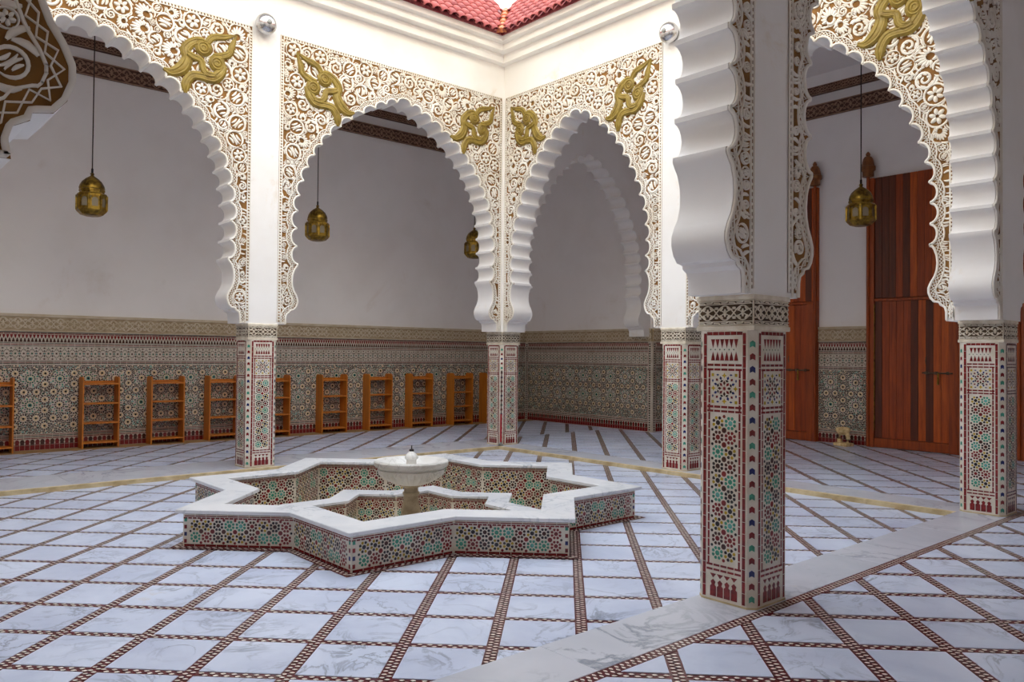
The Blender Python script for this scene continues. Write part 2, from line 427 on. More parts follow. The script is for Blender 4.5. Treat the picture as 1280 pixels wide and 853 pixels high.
MOTIF = [[(1.391, 5.25, 0.029), (1.286, 5.227, 0.10), (1.157, 5.308, 0.15), (1.093, 5.448, 0.13), (1.119, 5.565, 0.12), (1.042, 5.672, 0.107), (0.933, 5.726, 0.095), (0.871, 5.718, 0.08)], [(0.905, 5.74, 0.06), (0.888, 5.644, 0.235), (0.869, 5.55, 0.06)], [(0.834, 5.728, 0.073), (0.76, 5.817, 0.08), (0.608, 5.859, 0.07), (0.441, 5.93, 0.012)], [(0.441, 5.93, 0.012), (0.504, 5.765, 0.075), (0.534, 5.654, 0.08), (0.655, 5.584, 0.09), (0.756, 5.571, 0.059)], [(0.706, 5.59, 0.06), (0.692, 5.486, 0.25), (0.703, 5.37, 0.06)], [(0.59, 5.473, 0.044), (0.652, 5.356, 0.12), (0.752, 5.262, 0.125), (0.901, 5.258, 0.105), (1.023, 5.241, 0.105), (1.094, 5.149, 0.105), (1.111, 5.071, 0.10), (1.114, 4.99, 0.029)], [(1.088, 5.523, 0.065), (1.015, 5.492, 0.08), (0.917, 5.467, 0.075), (0.89, 5.361, 0.08), (0.827, 5.307, 0.08), (0.715, 5.315, 0.05)]]
def smooth_pts(p, k=4):
    p = np.asarray(p, float); n = len(p); t = np.arange(n); tt = np.linspace(0, n-1, (n-1)*k+1)
    out = []
    for x in tt:
        i = min(int(x), n-2); u = x-i
        p0, p1, p2, p3 = p[max(i-1, 0)], p[i], p[i+1], p[min(i+2, n-1)]
        out.append(.5*((2*p1)+(-p0+p2)*u+(2*p0-5*p1+4*p2-p3)*u*u+(-p0+3*p1-3*p2+p3)*u**3))
    out = np.array(out); out[:, 2] = np.maximum(out[:, 2], .008)
    return out
def stucco_panel(wall, fr, off, L, prof, a0, a1, nface, sgn, motifs=(1, 1), seed=1, near=False):
    """carved stucco spandrel round one arch: ground, relief, two gilded leaf motifs. fr(s,n,z); face at n=nface, outward sgn"""
    rng = np.random.default_rng(seed); z0, z1 = 2.035, 6.13
    def F(s, h, z): return fr(np.asarray(s)+off, nface+sgn*(.004+np.asarray(h)), z)
    inner = [p for p in prof if p[1] > z0+.002]
    poly = [(a0, z0), (inner[0][0], z0)]+inner+[(inner[-1][0], z0), (L-a1, z0), (L-a1, z1), (a0, z1)]
    P = np.array(poly); tri = tess(poly); mb = MB(); mb.add(F(P[:, 0], 0, P[:, 1]).tolist(), tri)
    g = mb.build('carved_panel', 'stucco_ground', wall); g['label'] = 'carved stucco spandrel with brown ground'
    R = Relief(); h = .013
    pr = resample([p for p in prof], .012)
    R.put(ribbon(offset(prof, .010 if near else .012), .018 if near else .024), h=.018)
    A = offset(prof, .031, .01); B = offset(prof, .070, .01)
    A1 = resample(A, .058 if near else .04)
    z1_, z2_ = [], []
    for k, p in enumerate(A1):
        q = B[np.argmin(((B-p)**2).sum(1))]
        (z1_ if True else 0).append(p if k % 2 else q); z2_.append(q if k % 2 else p)
    lw = .006 if near else .009; R.put(ribbon(z1_, lw), h=.009); R.put(ribbon(z2_, lw), h=.0102)
    R.put(ribbon(offset(prof, .081), .009 if near else .015), h=h)
    for d, w in (((.006, .007), (.042, .007)) if near else ((.008, .012), (.046, .013))):
        R.put(ribbon([(a0+d, z0), (a0+d, z1-d), (L-a1-d, z1-d), (L-a1-d, z0)], w), h=h)
    dm = leaf(-.5, 0, .5, 0, .9, 0, 3)
    d = .027
    for z in np.arange(z0+.03, z1-.06, .042):
        for s in (a0+d, L-a1-d): R.put(dm, (s, z), PI/4, .020 if near else .028, .009)
    for s in np.arange(a0+.06, L-a1-.05, .042): R.put(dm, (s, z1-d), PI/4, .03, .009)
    # field
    m = 13000; C = np.stack([rng.uniform(a0+.055, L-a1-.055, m), rng.uniform(2.06, z1-.055, m)], 1)
    C = C[~in_poly(C, [(inner[0][0], 1.0)]+inner+[(inner[-1][0], 1.0)])]
    D = np.concatenate([np.sqrt(((c[:, None]-pr[None, ::2])**2).sum(-1)).min(1) for c in np.array_split(C, 10)])-.090
    D = np.minimum(D, np.minimum(C[:, 0]-(a0+.053), (L-a1-.053)-C[:, 0])); D = np.minimum(D, (z1-.053)-C[:, 1])
    K = np.zeros((6000, 3)); nk = 0; big = 0
    for r in ((.115, .095, .08, .066, .052, .042, .034, .019) if near else (.115, .095, .078, .062, .048, .037, .0175, .0115)):
        idx = np.where(D > r*(.96 if r > .03 else .75))[0]
        for i in idx:
            c = C[i]; k = K[:nk]
            if nk and (np.hypot(k[:, 0]-c[0], k[:, 1]-c[1]) < (k[:, 2]+r)*(.95 if r > .03 else .90)).any(): continue
            K[nk] = (c[0], c[1], r); nk += 1
        if r > .02: big = nk
    for n_, (x, y, r) in enumerate(K[:nk]):
        if n_ < big: R.put(TR[rng.integers(len(TR))], (x, y), rng.uniform(0, 2*PI), r*(1.03 if near else 1.13), h*(.85+.3*rng.random()), rng.random() < .5)
        else:
            q = K[:big]; j = np.argmin(np.hypot(q[:, 0]-x, q[:, 1]-y)-q[:, 2]); a = math.atan2(y-q[j, 1], x-q[j, 0])+PI/2
            R.put(TS[rng.integers(len(TS))], (x, y), a+rng.uniform(-.25, .25), r*2.1, h*(.7+.3*rng.random()))
    R.build('carved_relief', 'stucco_relief', F, wall)
    for side in (0, 1):
        if not motifs[side]: continue
        Q = Relief()
        for si, st in enumerate(MOTIF):
            blob = si in (1, 4)
            if blob:
                (xa, ya, _), (xb, yb, _) = (st[0], st[2]); cx, cy = (xa+xb)/2, (ya+yb)/2; rr = .118; t_ = np.linspace(-1, 1, 11)
                q = np.stack([cx+rr*t_*.97, np.full(11, cy), 2*rr*np.sqrt(np.clip(1-t_**2, .01, 1))], 1)
            else: q = smooth_pts(st); q[:, 2] *= 1.12
            s = q[:, 0]*(1 if L > 4.2 else .93)
            if side: s = L-s
            Q.put(ribbon(np.stack([s, q[:, 1]], 1), q[:, 2]), h=.025+.0012*si)
            if not blob:
                for off_ in (-.24, .24):
                    dd = np.gradient(np.stack([s, q[:, 1]], 1), axis=0); dd /= np.maximum(np.linalg.norm(dd, axis=1, keepdims=True), 1e-6)
                    Q.put(ribbon(np.stack([s, q[:, 1]], 1)+np.stack([-dd[:, 1], dd[:, 0]], 1)*(q[:, 2]*off_)[:, None], q[:, 2]*.16), h=.029+.0012*si)
            else:
                for fr_ in (.62, .3):
                    tt = np.linspace(0, 2*PI, 22); Q.put(ribbon(np.stack([(cx*(1 if L > 4.2 else .93) if not side else L-cx*(1 if L > 4.2 else .93))+rr*fr_*np.cos(tt), cy+rr*fr_*np.sin(tt)], 1), .018), h=.032+.0012*si)
        o = Q.build('gilded_leaf_motif', 'painted_gold', F, wall, False); o['label'] = 'olive gold leaf scroll'
        if L < 4.2: pass
    return g

# ------------------------------------------------------------------ flat mosaic
class Mosaic:
    def __init__(s): s.v = []; s.f = []; s.m = []; s.h = []; s.lay = 0
    def poly(s, pts, c):
        o = len(s.v); s.v += pts; s.h += [s.lay*.0012]*len(pts); s.f.append(tuple(range(o, o+len(pts)))); s.m.append(MI[c])
    def ngon(s, x, y, r, n, c, rot=0., sx=1., sy=1.):
        s.poly([(x+sx*r*math.cos(rot+2*PI*k/n), y+sy*r*math.sin(rot+2*PI*k/n)) for k in range(n)], c)
    def star(s, x, y, r, r2, n, c, rot=0.):
        s.poly([(x+(r if k % 2 == 0 else r2)*math.cos(rot+PI*k/n), y+(r if k % 2 == 0 else r2)*math.sin(rot+PI*k/n)) for k in range(2*n)], c)
    def rect(s, x0, y0, x1, y1, c): s.poly([(x0, y0), (x1, y0), (x1, y1), (x0, y1)], c)
    def kite(s, x, y, a, l, w, c):
        ca, sa = math.cos(a), math.sin(a)
        s.poly([(x+ca*l, y+sa*l), (x-sa*w, y+ca*w), (x-ca*l, y-sa*l), (x+sa*w, y-ca*w)], c)
    def build(s, name, fr, parent, h=.0015, label=None):
        P = np.array(s.v); V = fr(P[:, 0], h+np.array(s.h), P[:, 1])
        me = bpy.data.meshes.new(name); me.from_pydata(V.tolist(), [], s.f)
        for k in MOS: me.materials.append(M['tile_'+k])
        me.polygons.foreach_set('material_index', s.m); me.update()
        o = link(name, me, parent); o['kind'] = 'stuff'
        if label: o['label'] = label
        return o
ROS = [('teal', 'teal'), ('maroon', 'brown'), ('black', 'ochre'), ('maroon', 'maroon'), ('turquoise', 'teal'), ('black', 'ochre'), ('brown', 'black')]
def rosette(m, x, y, R, k):
    c, p = ROS[k % len(ROS)]
    m.ngon(x, y, R*.36, 8, c, PI/8)
    for i in range(8):
        a = PI/8+i*PI/4; ca, sa = math.cos(a), math.sin(a); q = p if not (p == 'ochre' and i % 2) else 'black'
        m.poly([(x+ca*l*R-sa*w*R, y+sa*l*R+ca*w*R) for l, w in ((.97, 0), (.83, .235), (.60, .195), (.45, 0), (.60, -.195), (.83, -.235))], q)
def lattice(m, u0, u1, v0, v1, p, stagger=False, seed=0):
    rng = random.Random(seed); nu = max(1, round((u1-u0)/p)); nv = max(1, round((v1-v0)/p)); pu = (u1-u0)/nu; pv = (v1-v0)/nv; R = min(pu, pv)/2
    for i in range(nu):
        for j in range(nv):
            k = (i*3+j*5+(i*j) % 3) % len(ROS) if not stagger else (j+i*2) % 7
            rosette(m, u0+(i+.5)*pu, v0+(j+.5)*pv, R, k)
    for i in range(nu+1):
        for j in range(nv+1):
            x, y = u0+i*pu, v0+j*pv
            if 0 < i < nu and 0 < j < nv: m.ngon(x, y, R*.40, 8, 'maroon' if (i+j) % 2 else 'brown', PI/8)
            elif (0 < i < nu): m.ngon(x, y+(R*.1 if j == 0 else -R*.1), R*.26, 6, 'maroon', 0)
            elif (0 < j < nv): m.ngon(x+(R*.1 if i == 0 else -R*.1), y, R*.22, 6, 'black', 0)
def chain(m, u0, u1, v, t, c='maroon', step=.05, gap=.006, vert=False):
    n = max(1, round((u1-u0)/step)); d = (u1-u0)/n
    for i in range(n):
        a = u0+i*d+gap/2; b = a+d-gap
        if vert: m.rect(v-t/2, a, v+t/2, b, c)
        else: m.rect(a, v-t/2, b, v+t/2, c)

# ------------------------------------------------------------------ polygon clipping (convex)
def clip(poly, a, b, c):
    """keep a*x+b*y<=c"""
    out = []; n = len(poly)
    for i in range(n):
        p, q = poly[i], poly[(i+1) % n]; dp = a*p[0]+b*p[1]-c; dq = a*q[0]+b*q[1]-c
        if dp <= 0: out.append(p)
        if dp*dq < 0:
            t = dp/(dp-dq); out.append((p[0]+(q[0]-p[0])*t, p[1]+(q[1]-p[1])*t))
    return out
def area(p): return abs(sum(p[i][0]*p[(i+1) % len(p)][1]-p[(i+1) % len(p)][0]*p[i][1] for i in range(len(p))))/2 if len(p) > 2 else 0
def subtract(poly, planes):
    res = []; cur = poly
    for (a, b, c) in planes:
        o = clip(cur, -a, -b, -c)
        if area(o) > 1e-5: res.append(o)
        cur = clip(cur, a, b, c)
        if area(cur) < 1e-5: break
    return res
FC = (BX, -BY)                     # fountain centre = court centre
def star_pts(R, rot=0.): return [(FC[0]+(R if k % 2 == 0 else .7654*R)*math.cos(rot+k*PI/8), FC[1]+(R if k % 2 == 0 else .7654*R)*math.sin(rot+k*PI/8)) for k in range(16)]
def star_planes(R):
    h = R*math.cos(PI/4); A = []
    for base in (0, PI/4):
        pl = []
        for k in range(4):
            t = base+k*PI/2; nx, ny = math.cos(t), math.sin(t); pl.append((nx, ny, h+nx*FC[0]+ny*FC[1]))
        A.append(pl)
    return A
def in_star(x, y, R):
    return any(all(a*x+b*y <= c for a, b, c in pl) for pl in star_planes(R))

# ================================================================== THE SETTING
# ---- ground bed under everything
def floor_region(name, rects, zf, w0, pw, n0, pn, star=None, maxparts=290, label=None):
    """a floor: maroon mosaic bed, marble tiles as parts, strips of small lozenges"""
    mb = MB()
    if star:
        x0, y0, x1, y1 = rects[0]; sp = star_pts(star)
        outer = [(x0, y0), (x1, y0), (x1, y1), (x0, y1)]
        tri = tessellate_polygon([[Vector((*p, 0)) for p in outer], [Vector((*p, 0)) for p in sp[::-1]]])
        allp = outer+sp[::-1]; mb.add([(x, y, zf-.005) for x, y in allp], tri)
    else:
        for x0, y0, x1, y1 in rects: mb.add([(x0, y0, zf-.005), (x1, y0, zf-.005), (x1, y1, zf-.005), (x0, y1, zf-.005)], [(0, 1, 2, 3)])
    fl = struct(mb.build(name, 'strip_maroon'))
    if label: fl['label'] = label
    half = .5*.432; s2 = math.sqrt(.5); cam = (10.83, -9.258)
    mbt = MB(); q = half
    def slab(mb, poly, bev):
        if bev:
            cx = sum(p[0] for p in poly)/len(poly); cy = sum(p[1] for p in poly)/len(poly)
            def ins(d): return [(cx+(x-cx)*(1-d/half), cy+(y-cy)*(1-d/half)) for x, y in poly]
            mb.loft([[(x, y, -.03) for x, y in poly], [(x, y, -.002) for x, y in poly], [(x, y, 0) for x, y in ins(.003)]])
        else: mb.prism(poly, -.03, 0)
    full = [(-q, -q), (q, -q), (q, q), (-q, q)]; full = [((u+v)*s2, (u-v)*s2) for u, v in full][::-1]
    slab(mbt, full, True)
    me = None; items = []
    lo = min(r[0] for r in rects), min(r[1] for r in rects); hi = max(r[2] for r in rects), max(r[3] for r in rects)
    ws = [(x+y)*s2 for x in (lo[0], hi[0]) for y in (lo[1], hi[1])]; ns = [(x-y)*s2 for x in (lo[0], hi[0]) for y in (lo[1], hi[1])]
    i0, i1 = int((min(ws)-w0)/pw)-2, int((max(ws)-w0)/pw)+2; j0, j1 = int((min(ns)-n0)/pn)-2, int((max(ns)-n0)/pn)+2
    for i in range(i0, i1):
        for j in range(j0, j1):
            w = w0+(i+.5)*pw; n = n0+(j+.5)*pn; cx, cy = (w+n)*s2, (w-n)*s2
            poly = [(cx+x, cy+y) for x, y in full]; pieces = []; isfull = False
            for (x0, y0, x1, y1) in rects:
                p = clip(clip(clip(clip(poly, 1, 0, x1), -1, 0, -x0), 0, 1, y1), 0, -1, -y0)
                if area(p) < .002: continue
                if area(p) > .999*area(poly): isfull = True
                pieces.append(p)
            if star and pieces:
                for pl in star_planes(star):
                    new = []
                    for p in pieces: new += subtract(p, pl)
                    pieces = new
                if abs(sum(area(p) for p in pieces)-area(poly)) > 1e-4: isfull = False
            if not pieces: continue
            items.append((math.hypot(cx-cam[0], cy-cam[1]), cx, cy, isfull, pieces))
    fwd = (-.753, .658)
    def infront(t): 
        dx, dy = t[1]-cam[0], t[2]-cam[1]; f = dx*fwd[0]+dy*fwd[1]; r = dx*fwd[1]-dy*fwd[0]
        return f > 1.2 and abs(r) < f*.72+.5
    items.sort(key=lambda t: (0 if infront(t) else 1, t[0])); rest = MB()
    for k, (d, cx, cy, isfull, pieces) in enumerate(items):
        if k < maxparts and infront((d, cx, cy)):
            if isfull:
                if me is None:
                    o = mbt.build('marble_tile', 'marble_slab', fl, loc=(cx, cy, zf)); me = o.data
                else: o = link('marble_tile', me, fl, (cx, cy, zf))
            else:
                mb = MB()
                for p in pieces: slab(mb, [(x-cx, y-cy) for x, y in p], False)
                mb.build('marble_tile', 'marble_slab', fl, loc=(cx, cy, zf))
        else:
            for p in pieces: rest.loft([[(x, y, zf-.03) for x, y in p], [(x, y, zf) for x, y in p]])
    if rest.v:
        o = rest.build('distant_marble_tiles', 'marble_slab', fl); o['kind'] = 'stuff'
    # strips
    m = Mosaic()
    def inside(x, y):
        if star and in_star(x, y, star): return False
        return any(r[0] < x < r[2] and r[1] < y < r[3] for r in rects)
    e = .012
    def put(w, n, dw, dn, c):
        x, y = (w+n)*s2, (w-n)*s2
        if not inside(x, y): return
        m.poly([((w+a*dw+n+b*dn)*s2, (w+a*dw-n-b*dn)*s2) for a, b in ((1, 0), (.3, .9), (-.3, .9), (-1, 0), (-.3, -.9), (.3, -.9))][::-1], c)
    for i in range(i0, i1):
        w = w0+i*pw; k = 0
        for n in np.arange(min(ns), max(ns), .021):
            k += 1; put(w+(.0155 if k % 2 else -.0155), n, .0165, .0098, 'white')
            if k % 4 == 0: m.lay = .6; put(w, n, .006, .004, 'navy'); m.lay = 0
    for j in range(j0, j1):
        n = n0+j*pn; k = 0
        for w in np.arange(min(ws), max(ws), .029):
            k += 1
            if abs((w-w0+pw/2) % pw-pw/2) < .04: continue
            put(w, n+(.0135 if k % 2 else -.0135), .0165, .011, 'white')
    if m.v: m.build('mosaic_strips', lambda u, h, v: np.stack(np.broadcast_arrays(u, v, zf-.0035+h), -1), fl)
    return fl
CW0, CPW, CN0, CPN = .21, .507, 9.73, .497
floor_region('floor_court', [(.32, -LY+.32, 7.64, -.34)], ZF, CW0, CPW, CN0, CPN, star=2.18)
floor_region('floor_left', [(-3.32, -12.7, -.75, YR)], 0, -4.95, .51, 9.66, .51)
floor_region('floor_right', [(-.75, .25, .25, YR), (.25, .25, 8.16, YD)], 0, .77, .517, 9.66, .51)
floor_region('floor_near', [(8.16, -12.7, 12.3, YD)], 0, 2.21, .517, 9.66, .51)
mb = MB(); mb.box((-5, -14, -1.0), (14, 7, -.6)); struct(mb.build('floor_foundation', 'rough_border_stone'))

# ---- marble bands, kerbs, border strips
def band(name, segs, mat='marble_band', part='marble_band_slab'):
    e = struct(empty(name))
    for (x0, y0, x1, y1, z0, z1) in segs:
        mb = MB(); cx, cy = (x0+x1)/2, (y0+y1)/2
        mb.bevbox((x0-cx+.001, y0-cy+.001, z0), (x1-cx-.001, y1-cy-.001, z1), .0025)
        mb.build(part, mat, e, loc=(cx, cy, 0))
    return e
def split(a, b, L):
    n = max(1, round((b-a)/L)); return [(a+(b-a)*i/n, a+(b-a)*(i+1)/n) for i in range(n)]
band('trim_1', [(7.64, a, 8.08, b, -.3, 0) for a, b in split(-LY-.3, .25, 1.5)])
band('trim_2', [(a, -.26, b, .25, -.3, 0) for a, b in split(.25, 7.64, 1.5)])
band('trim_3', [(-.75, a, .24, b, -.3, 0) for a, b in split(-12.7, .25, 1.5)])
band('trim_4', [(a, -LY-.3, b, -LY+.24, -.3, 0) for a, b in split(.25, 7.64, 1.5)])
band('trim_5', [(.24, a, .32, b, -.3, 0) for a, b in split(-LY+.24, -.26, .9)], 'sandstone', 'kerb_stone')
band('trim_6', [(a, -.34, b, -.26, -.3, 0) for a, b in split(.24, 7.64, .9)], 'sandstone', 'kerb_stone')
band('trim_7', [(a, -LY+.24, b, -LY+.32, -.3, 0) for a, b in split(.32, 7.64, .9)], 'sandstone', 'kerb_stone')
band('trim_8', [(-3.72, a, -3.32, b, -.05, .004) for a, b in split(-12.7, YR, 1.2)], 'rough_border_stone', 'border_slab')
def strip_line(name):
    mb = MB(); mb.box((8.08, -LY-3, -.3), (8.16, .25, -.002)); o = struct(mb.build(name, 'strip_maroon'))
    m = Mosaic(); k = 0
    for y in np.arange(-LY-.2, .25, .021):
        k += 1; x = 8.12+(.0155 if k % 2 else -.0155)
        m.poly([(x+.0165, y), (x+.005, y+.009), (x-.005, y+.009), (x-.0165, y), (x-.005, y-.009), (x+.005, y-.009)], 'white')
    m.build('mosaic_strip', lambda u, h, v: np.stack(np.broadcast_arrays(u, v, -.0005), -1), o)
strip_line('trim_9')

# ---- court arcades
PX = arch_profile('x', BX); PY = arch_profile('y', BY); PY6 = arch_profile('y', BY, 0, .13)
L1 = 4.03; PC1 = arch_profile('x', L1); L2 = 5.2; PC2 = arch_profile('y', L2)
wl = arcade_wall('wall_court_left', fr_left, [(0, -T, BY, PY), (BY, BY, 2*BY+T, PY)])
wr = arcade_wall('wall_court_right', fr_right, [(0, T, BX, PX), (BX, BX, 2*BX-T, PX)])
wn = arcade_wall('wall_court_near', fr_near, [(0, -T, BY, PY), (BY, BY, 2*BY+T, PY6)])
wf = arcade_wall('wall_court_far', fr_far, [(0, T, BX, PX), (BX, BX, 2*BX-T, PX)])
wc1 = arcade_wall('wall_cross_back', fr_cross1, [(0, T, YR, PC1)], ZCEIL)
wc2 = arcade_wall('wall_cross_right', fr_cross2, [(0, T, YD, PC2)], ZCEIL)
stucco_panel(wl, fr_left, 0, BY, PY, .25, .205, T, 1, seed=1)
stucco_panel(wl, fr_left, BY, BY, PY, .205, .25, T, 1, seed=2)
stucco_panel(wr, fr_right, 0, BX, PX, .25, .215, -T, -1, seed=3)
stucco_panel(wr, fr_right, BX, BX, PX, .215, .25, -T, -1, seed=4)
stucco_panel(wn, fr_near, 0, BY, PY, .25, .21, T, 1, seed=5, near=True)
stucco_panel(wn, fr_near, BY, BY, PY6, .21, .25, T, 1, seed=6, near=True)

# ---- rear walls and ceilings (solid slabs)
def wallbox(name, a, b, mat='rear_plaster'):
    mb = MB(); mb.box(a, b); return struct(mb.build(name, mat))
w_left = wallbox('wall_left', (XL-.3, -13.0, -.4), (XL, YR, ZCEIL))
w_right = wallbox('wall_right', (XL-.3, YR, -.4), (.25, YD+.3, ZCEIL))
w_door = wallbox('wall_doors', (.25, YD, -.4), (12.6, YD+.3, ZCEIL))
wallbox('wall_rear', (12.3, -13.0, -.4), (12.6, YD, ZCEIL))
wallbox('wall_south', (XL, -13.0, -.4), (12.3, -12.7, ZCEIL))
mb = MB()
mb.box((XL-.3, -13.0, ZCEIL), (-T, YD+.3, ZCEIL+.2)); mb.box((-T, T, ZCEIL), (12.6, YD+.3, ZCEIL+.2))
mb.box((W+T, -13.0, ZCEIL), (12.6, T, ZCEIL+.2)); mb.box((-T, -13.0, ZCEIL), (W+T, -LY-T, ZCEIL+.2))
struct(mb.build('ceiling', 'ceiling_plaster'))

# ---- stepped cornice round the court and tiled eaves
def court_sweep(mb, prof, mi=0):
    rs = []
    for cx, cy, sx, sy in ((T, -T, 1, -1), (W-T, -T, -1, -1), (W-T, -LY+T, -1, 1), (T, -LY+T, 1, 1)):
        rs.append([(cx+sx*o, cy+sy*o, z) for o, z in prof])
    n = len(prof); vs = [p for r in rs for p in r]
    fs = [(k*n+i, k*n+(i+1) % n, ((k+1) % 4)*n+(i+1) % n, ((k+1) % 4)*n+i) for k in range(4) for i in range(n)]
    mb.add(vs, fs, mi)
mb = MB()
court_sweep(mb, [(0, 6.70), (.13, 6.70), (.13, 6.80), (.12, 6.81), (.12, 6.85), (.26, 6.85), (.26, 6.92), (.25, 6.93), (.25, 6.965), (.36, 6.965), (.36, 7.06), (-.02, 7.06)])
struct(mb.build('trim_10', 'white_plaster'))
mb = MB(); court_sweep(mb, [(.37, 7.06), (.37, 7.11), (-.27, 7.88), (-.31, 7.88), (-.31, 7.0), (.3, 7.0)])
roof = struct(mb.build('roof', 'roof_tile_red'))
def roof_tiles():
    n = 7; mbt = MB(); r = .082; Ls = .23
    def arcp(y, rr, z): return [(rr*math.cos(PI*k/n), y, z+rr*math.sin(PI*k/n)*.85) for k in range(n+1)]
    t = .014
    a = arcp(0, r, 0); b = arcp(Ls, r*.86, -.012)
    ai = [p for p in arcp(0, r-t, 0)]; vs = a+b+ai
    fs = [(i, i+1, n+2+i, n+1+i) for i in range(n)]+[(2*n+2+i, 2*n+3+i, i+1, i) for i in range(n)]
    mbt.add(vs, fs)
    # pan between two barrels
    mbt.add([(-.10, .0, -.005), (-.06, 0, -.02), (-.10, Ls, -.005), (-.06, Ls, -.02)], [(0, 1, 3, 2)])
    sl = math.atan2(.87, .73); rows = 7; me = None; rest = MB()
    base = mbt.build('roof_tile', 'roof_tile_red', roof); me = base.data; me.polygons.foreach_set('use_smooth', [True]*len(me.polygons)); first = [base]
    def rotm(side):
        # local y = up the slope, local x = along the wall, local z = outward normal
        up = {'l': Vector((-math.cos(sl), 0, math.sin(sl))), 'r': Vector((0, math.cos(sl), math.sin(sl))), 'n': Vector((math.cos(sl), 0, math.sin(sl))), 'f': Vector((0, -math.cos(sl), math.sin(sl)))}[side]
        al = {'l': Vector((0, 1, 0)), 'r': Vector((1, 0, 0)), 'n': Vector((0, -1, 0)), 'f': Vector((-1, 0, 0))}[side]
        nn = al.cross(up); return Matrix((al, up, nn)).transposed().to_4x4(), up, nn
    for side in 'lrnf':
        R, up, nn = rotm(side)
        Ls_ = LY if side in 'ln' else W
        for j in range(rows):
            d = j*.163; o = .47-d*math.cos(sl)
            k = 0; s = T+.09
            while s < Ls_-T-.05:
                if T+o+.04 < s < Ls_-T-o-.04:
                    p = {'l': (T+o, -s), 'r': (s, -T-o), 'n': (W-T-o, -s), 'f': (s, -LY+T+o)}[side]
                    loc = Vector((p[0], p[1], 7.03+d*math.sin(sl)))+nn*.012
                    mt = Matrix.Translation(loc) @ R
                    if side in 'lr' and s < 3.1:
                        if first: ob = first.pop()
                        else: ob = link('roof_tile', me, roof)
                        ob.matrix_local = mt
                    else: rest.add([mt @ Vector(v) for v in vs], fs)
                s += .172
    o = rest.build('farther_roof_tiles', 'roof_tile_red', roof, True); o['kind'] = 'stuff'
    # valley caps at the near corner
    for cx, cy, sx, sy in ((T, -T, 1, -1), (W-T, -T, -1, -1), (W-T, -LY+T, -1, 1), (T, -LY+T, 1, 1)):
        for j in range(6):
            d = j*.155; mb = MB(); rr = .085
            def ringat(dd, rad): 
                o_ = .49-dd*math.cos(sl); c = Vector((cx+sx*o_, cy+sy*o_, 7.035+dd*math.sin(sl)))
                ax = Vector((-sx*math.cos(sl), -sy*math.cos(sl), math.sin(sl))).normalized(); u = Vector((sy, -sx, 0)).normalized(); v = u.cross(ax)
                if v.z < 0: v = -v
                return [tuple(c+u*rad*math.cos(PI*k/8)+v*rad*math.sin(PI*k/8)) for k in range(9)]
            mb.loft([ringat(d, rr), ringat(d+.19, rr*.8)], closed=False)
            mb.build('valley_tile', 'roof_tile_orange', roof, True)
roof_tiles()

# ---- carved friezes
def interlace(R, u0, u1, v0, v1, period, w=.010, h=.006):
    n = max(1, round((u1-u0)/period)); p = (u1-u0)/n; mid = (v0+v1)/2; A = (v1-v0)/2-w
    t = np.linspace(0, n, n*10+1)
    for qi, ph in enumerate((0, PI)):
        R.put(ribbon(np.stack([u0+t*p, mid+A*np.sin(PI*t+ph)], 1), w), h=h*(1+.08*qi))
        R.put(ribbon(np.stack([u0+t*p, mid+A*.55*np.sin(PI*t+ph+PI/2)], 1), w*.8), h=h*(1.16+.08*qi))
    lf = leaf(0, -.5, 0, .5, .4, 0, 4)
    for i in range(n):
        c = (u0+(i+.5)*p, mid); R.put(lf, c, 0, A*1.1, h)
        for a in (-.7, .7): R.put(lf, (c[0]+a*p*.28, mid+A*.55), a, A*.7, h); R.put(lf, (c[0]+a*p*.28, mid-A*.55), -a, A*.7, h)
        R.put(lf, (u0+i*p+p*.02, mid+A*.72), PI/2, A*.6, h); R.put(lf, (u0+i*p+p*.02, mid-A*.72), PI/2, A*.6, h)
def frieze(parent, fr, u0, u1, v0, v1, depth, grd, rel, period, name='carved_frieze', w=.016):
    mb = MB(); c = []
    for (u, h, v) in [(u0, 0, v0), (u1, 0, v0), (u1, 0, v1), (u0, 0, v1), (u0, depth, v0), (u1, depth, v0), (u1, depth, v1), (u0, depth, v1)]:
        c.append(tuple(np.array(fr(np.array([u]), h, np.array([v])))[0]))
    mb.add(c, [(0, 1, 2, 3), (4, 5, 6, 7), (0, 1, 5, 4), (2, 3, 7, 6), (1, 2, 6, 5), (3, 0, 4, 7)])
    b = mb.build(name, grd, parent); R = Relief()
    R.put(ribbon([(u0, v0+w/2), (u1, v0+w/2)], w)); R.put(ribbon([(u0, v1-w/2), (u1, v1-w/2)], w))
    interlace(R, u0, u1, v0+w*1.3, v1-w*1.3, period, w*.75)
    R.build(name+'_relief', rel, lambda s, h, z: fr(s, depth+h, z), b)
    return b
def fw_left(u, h, v): return np.stack(np.broadcast_arrays(XL+np.asarray(h), u, v), -1)
def fw_right(u, h, v): return np.stack(np.broadcast_arrays(u, YR-np.asarray(h), v), -1)
def fw_door(u, h, v): return np.stack(np.broadcast_arrays(u, YD-np.asarray(h), v), -1)
def fw_ret(u, h, v): return np.stack(np.broadcast_arrays(.25+np.asarray(h), u, v), -1)
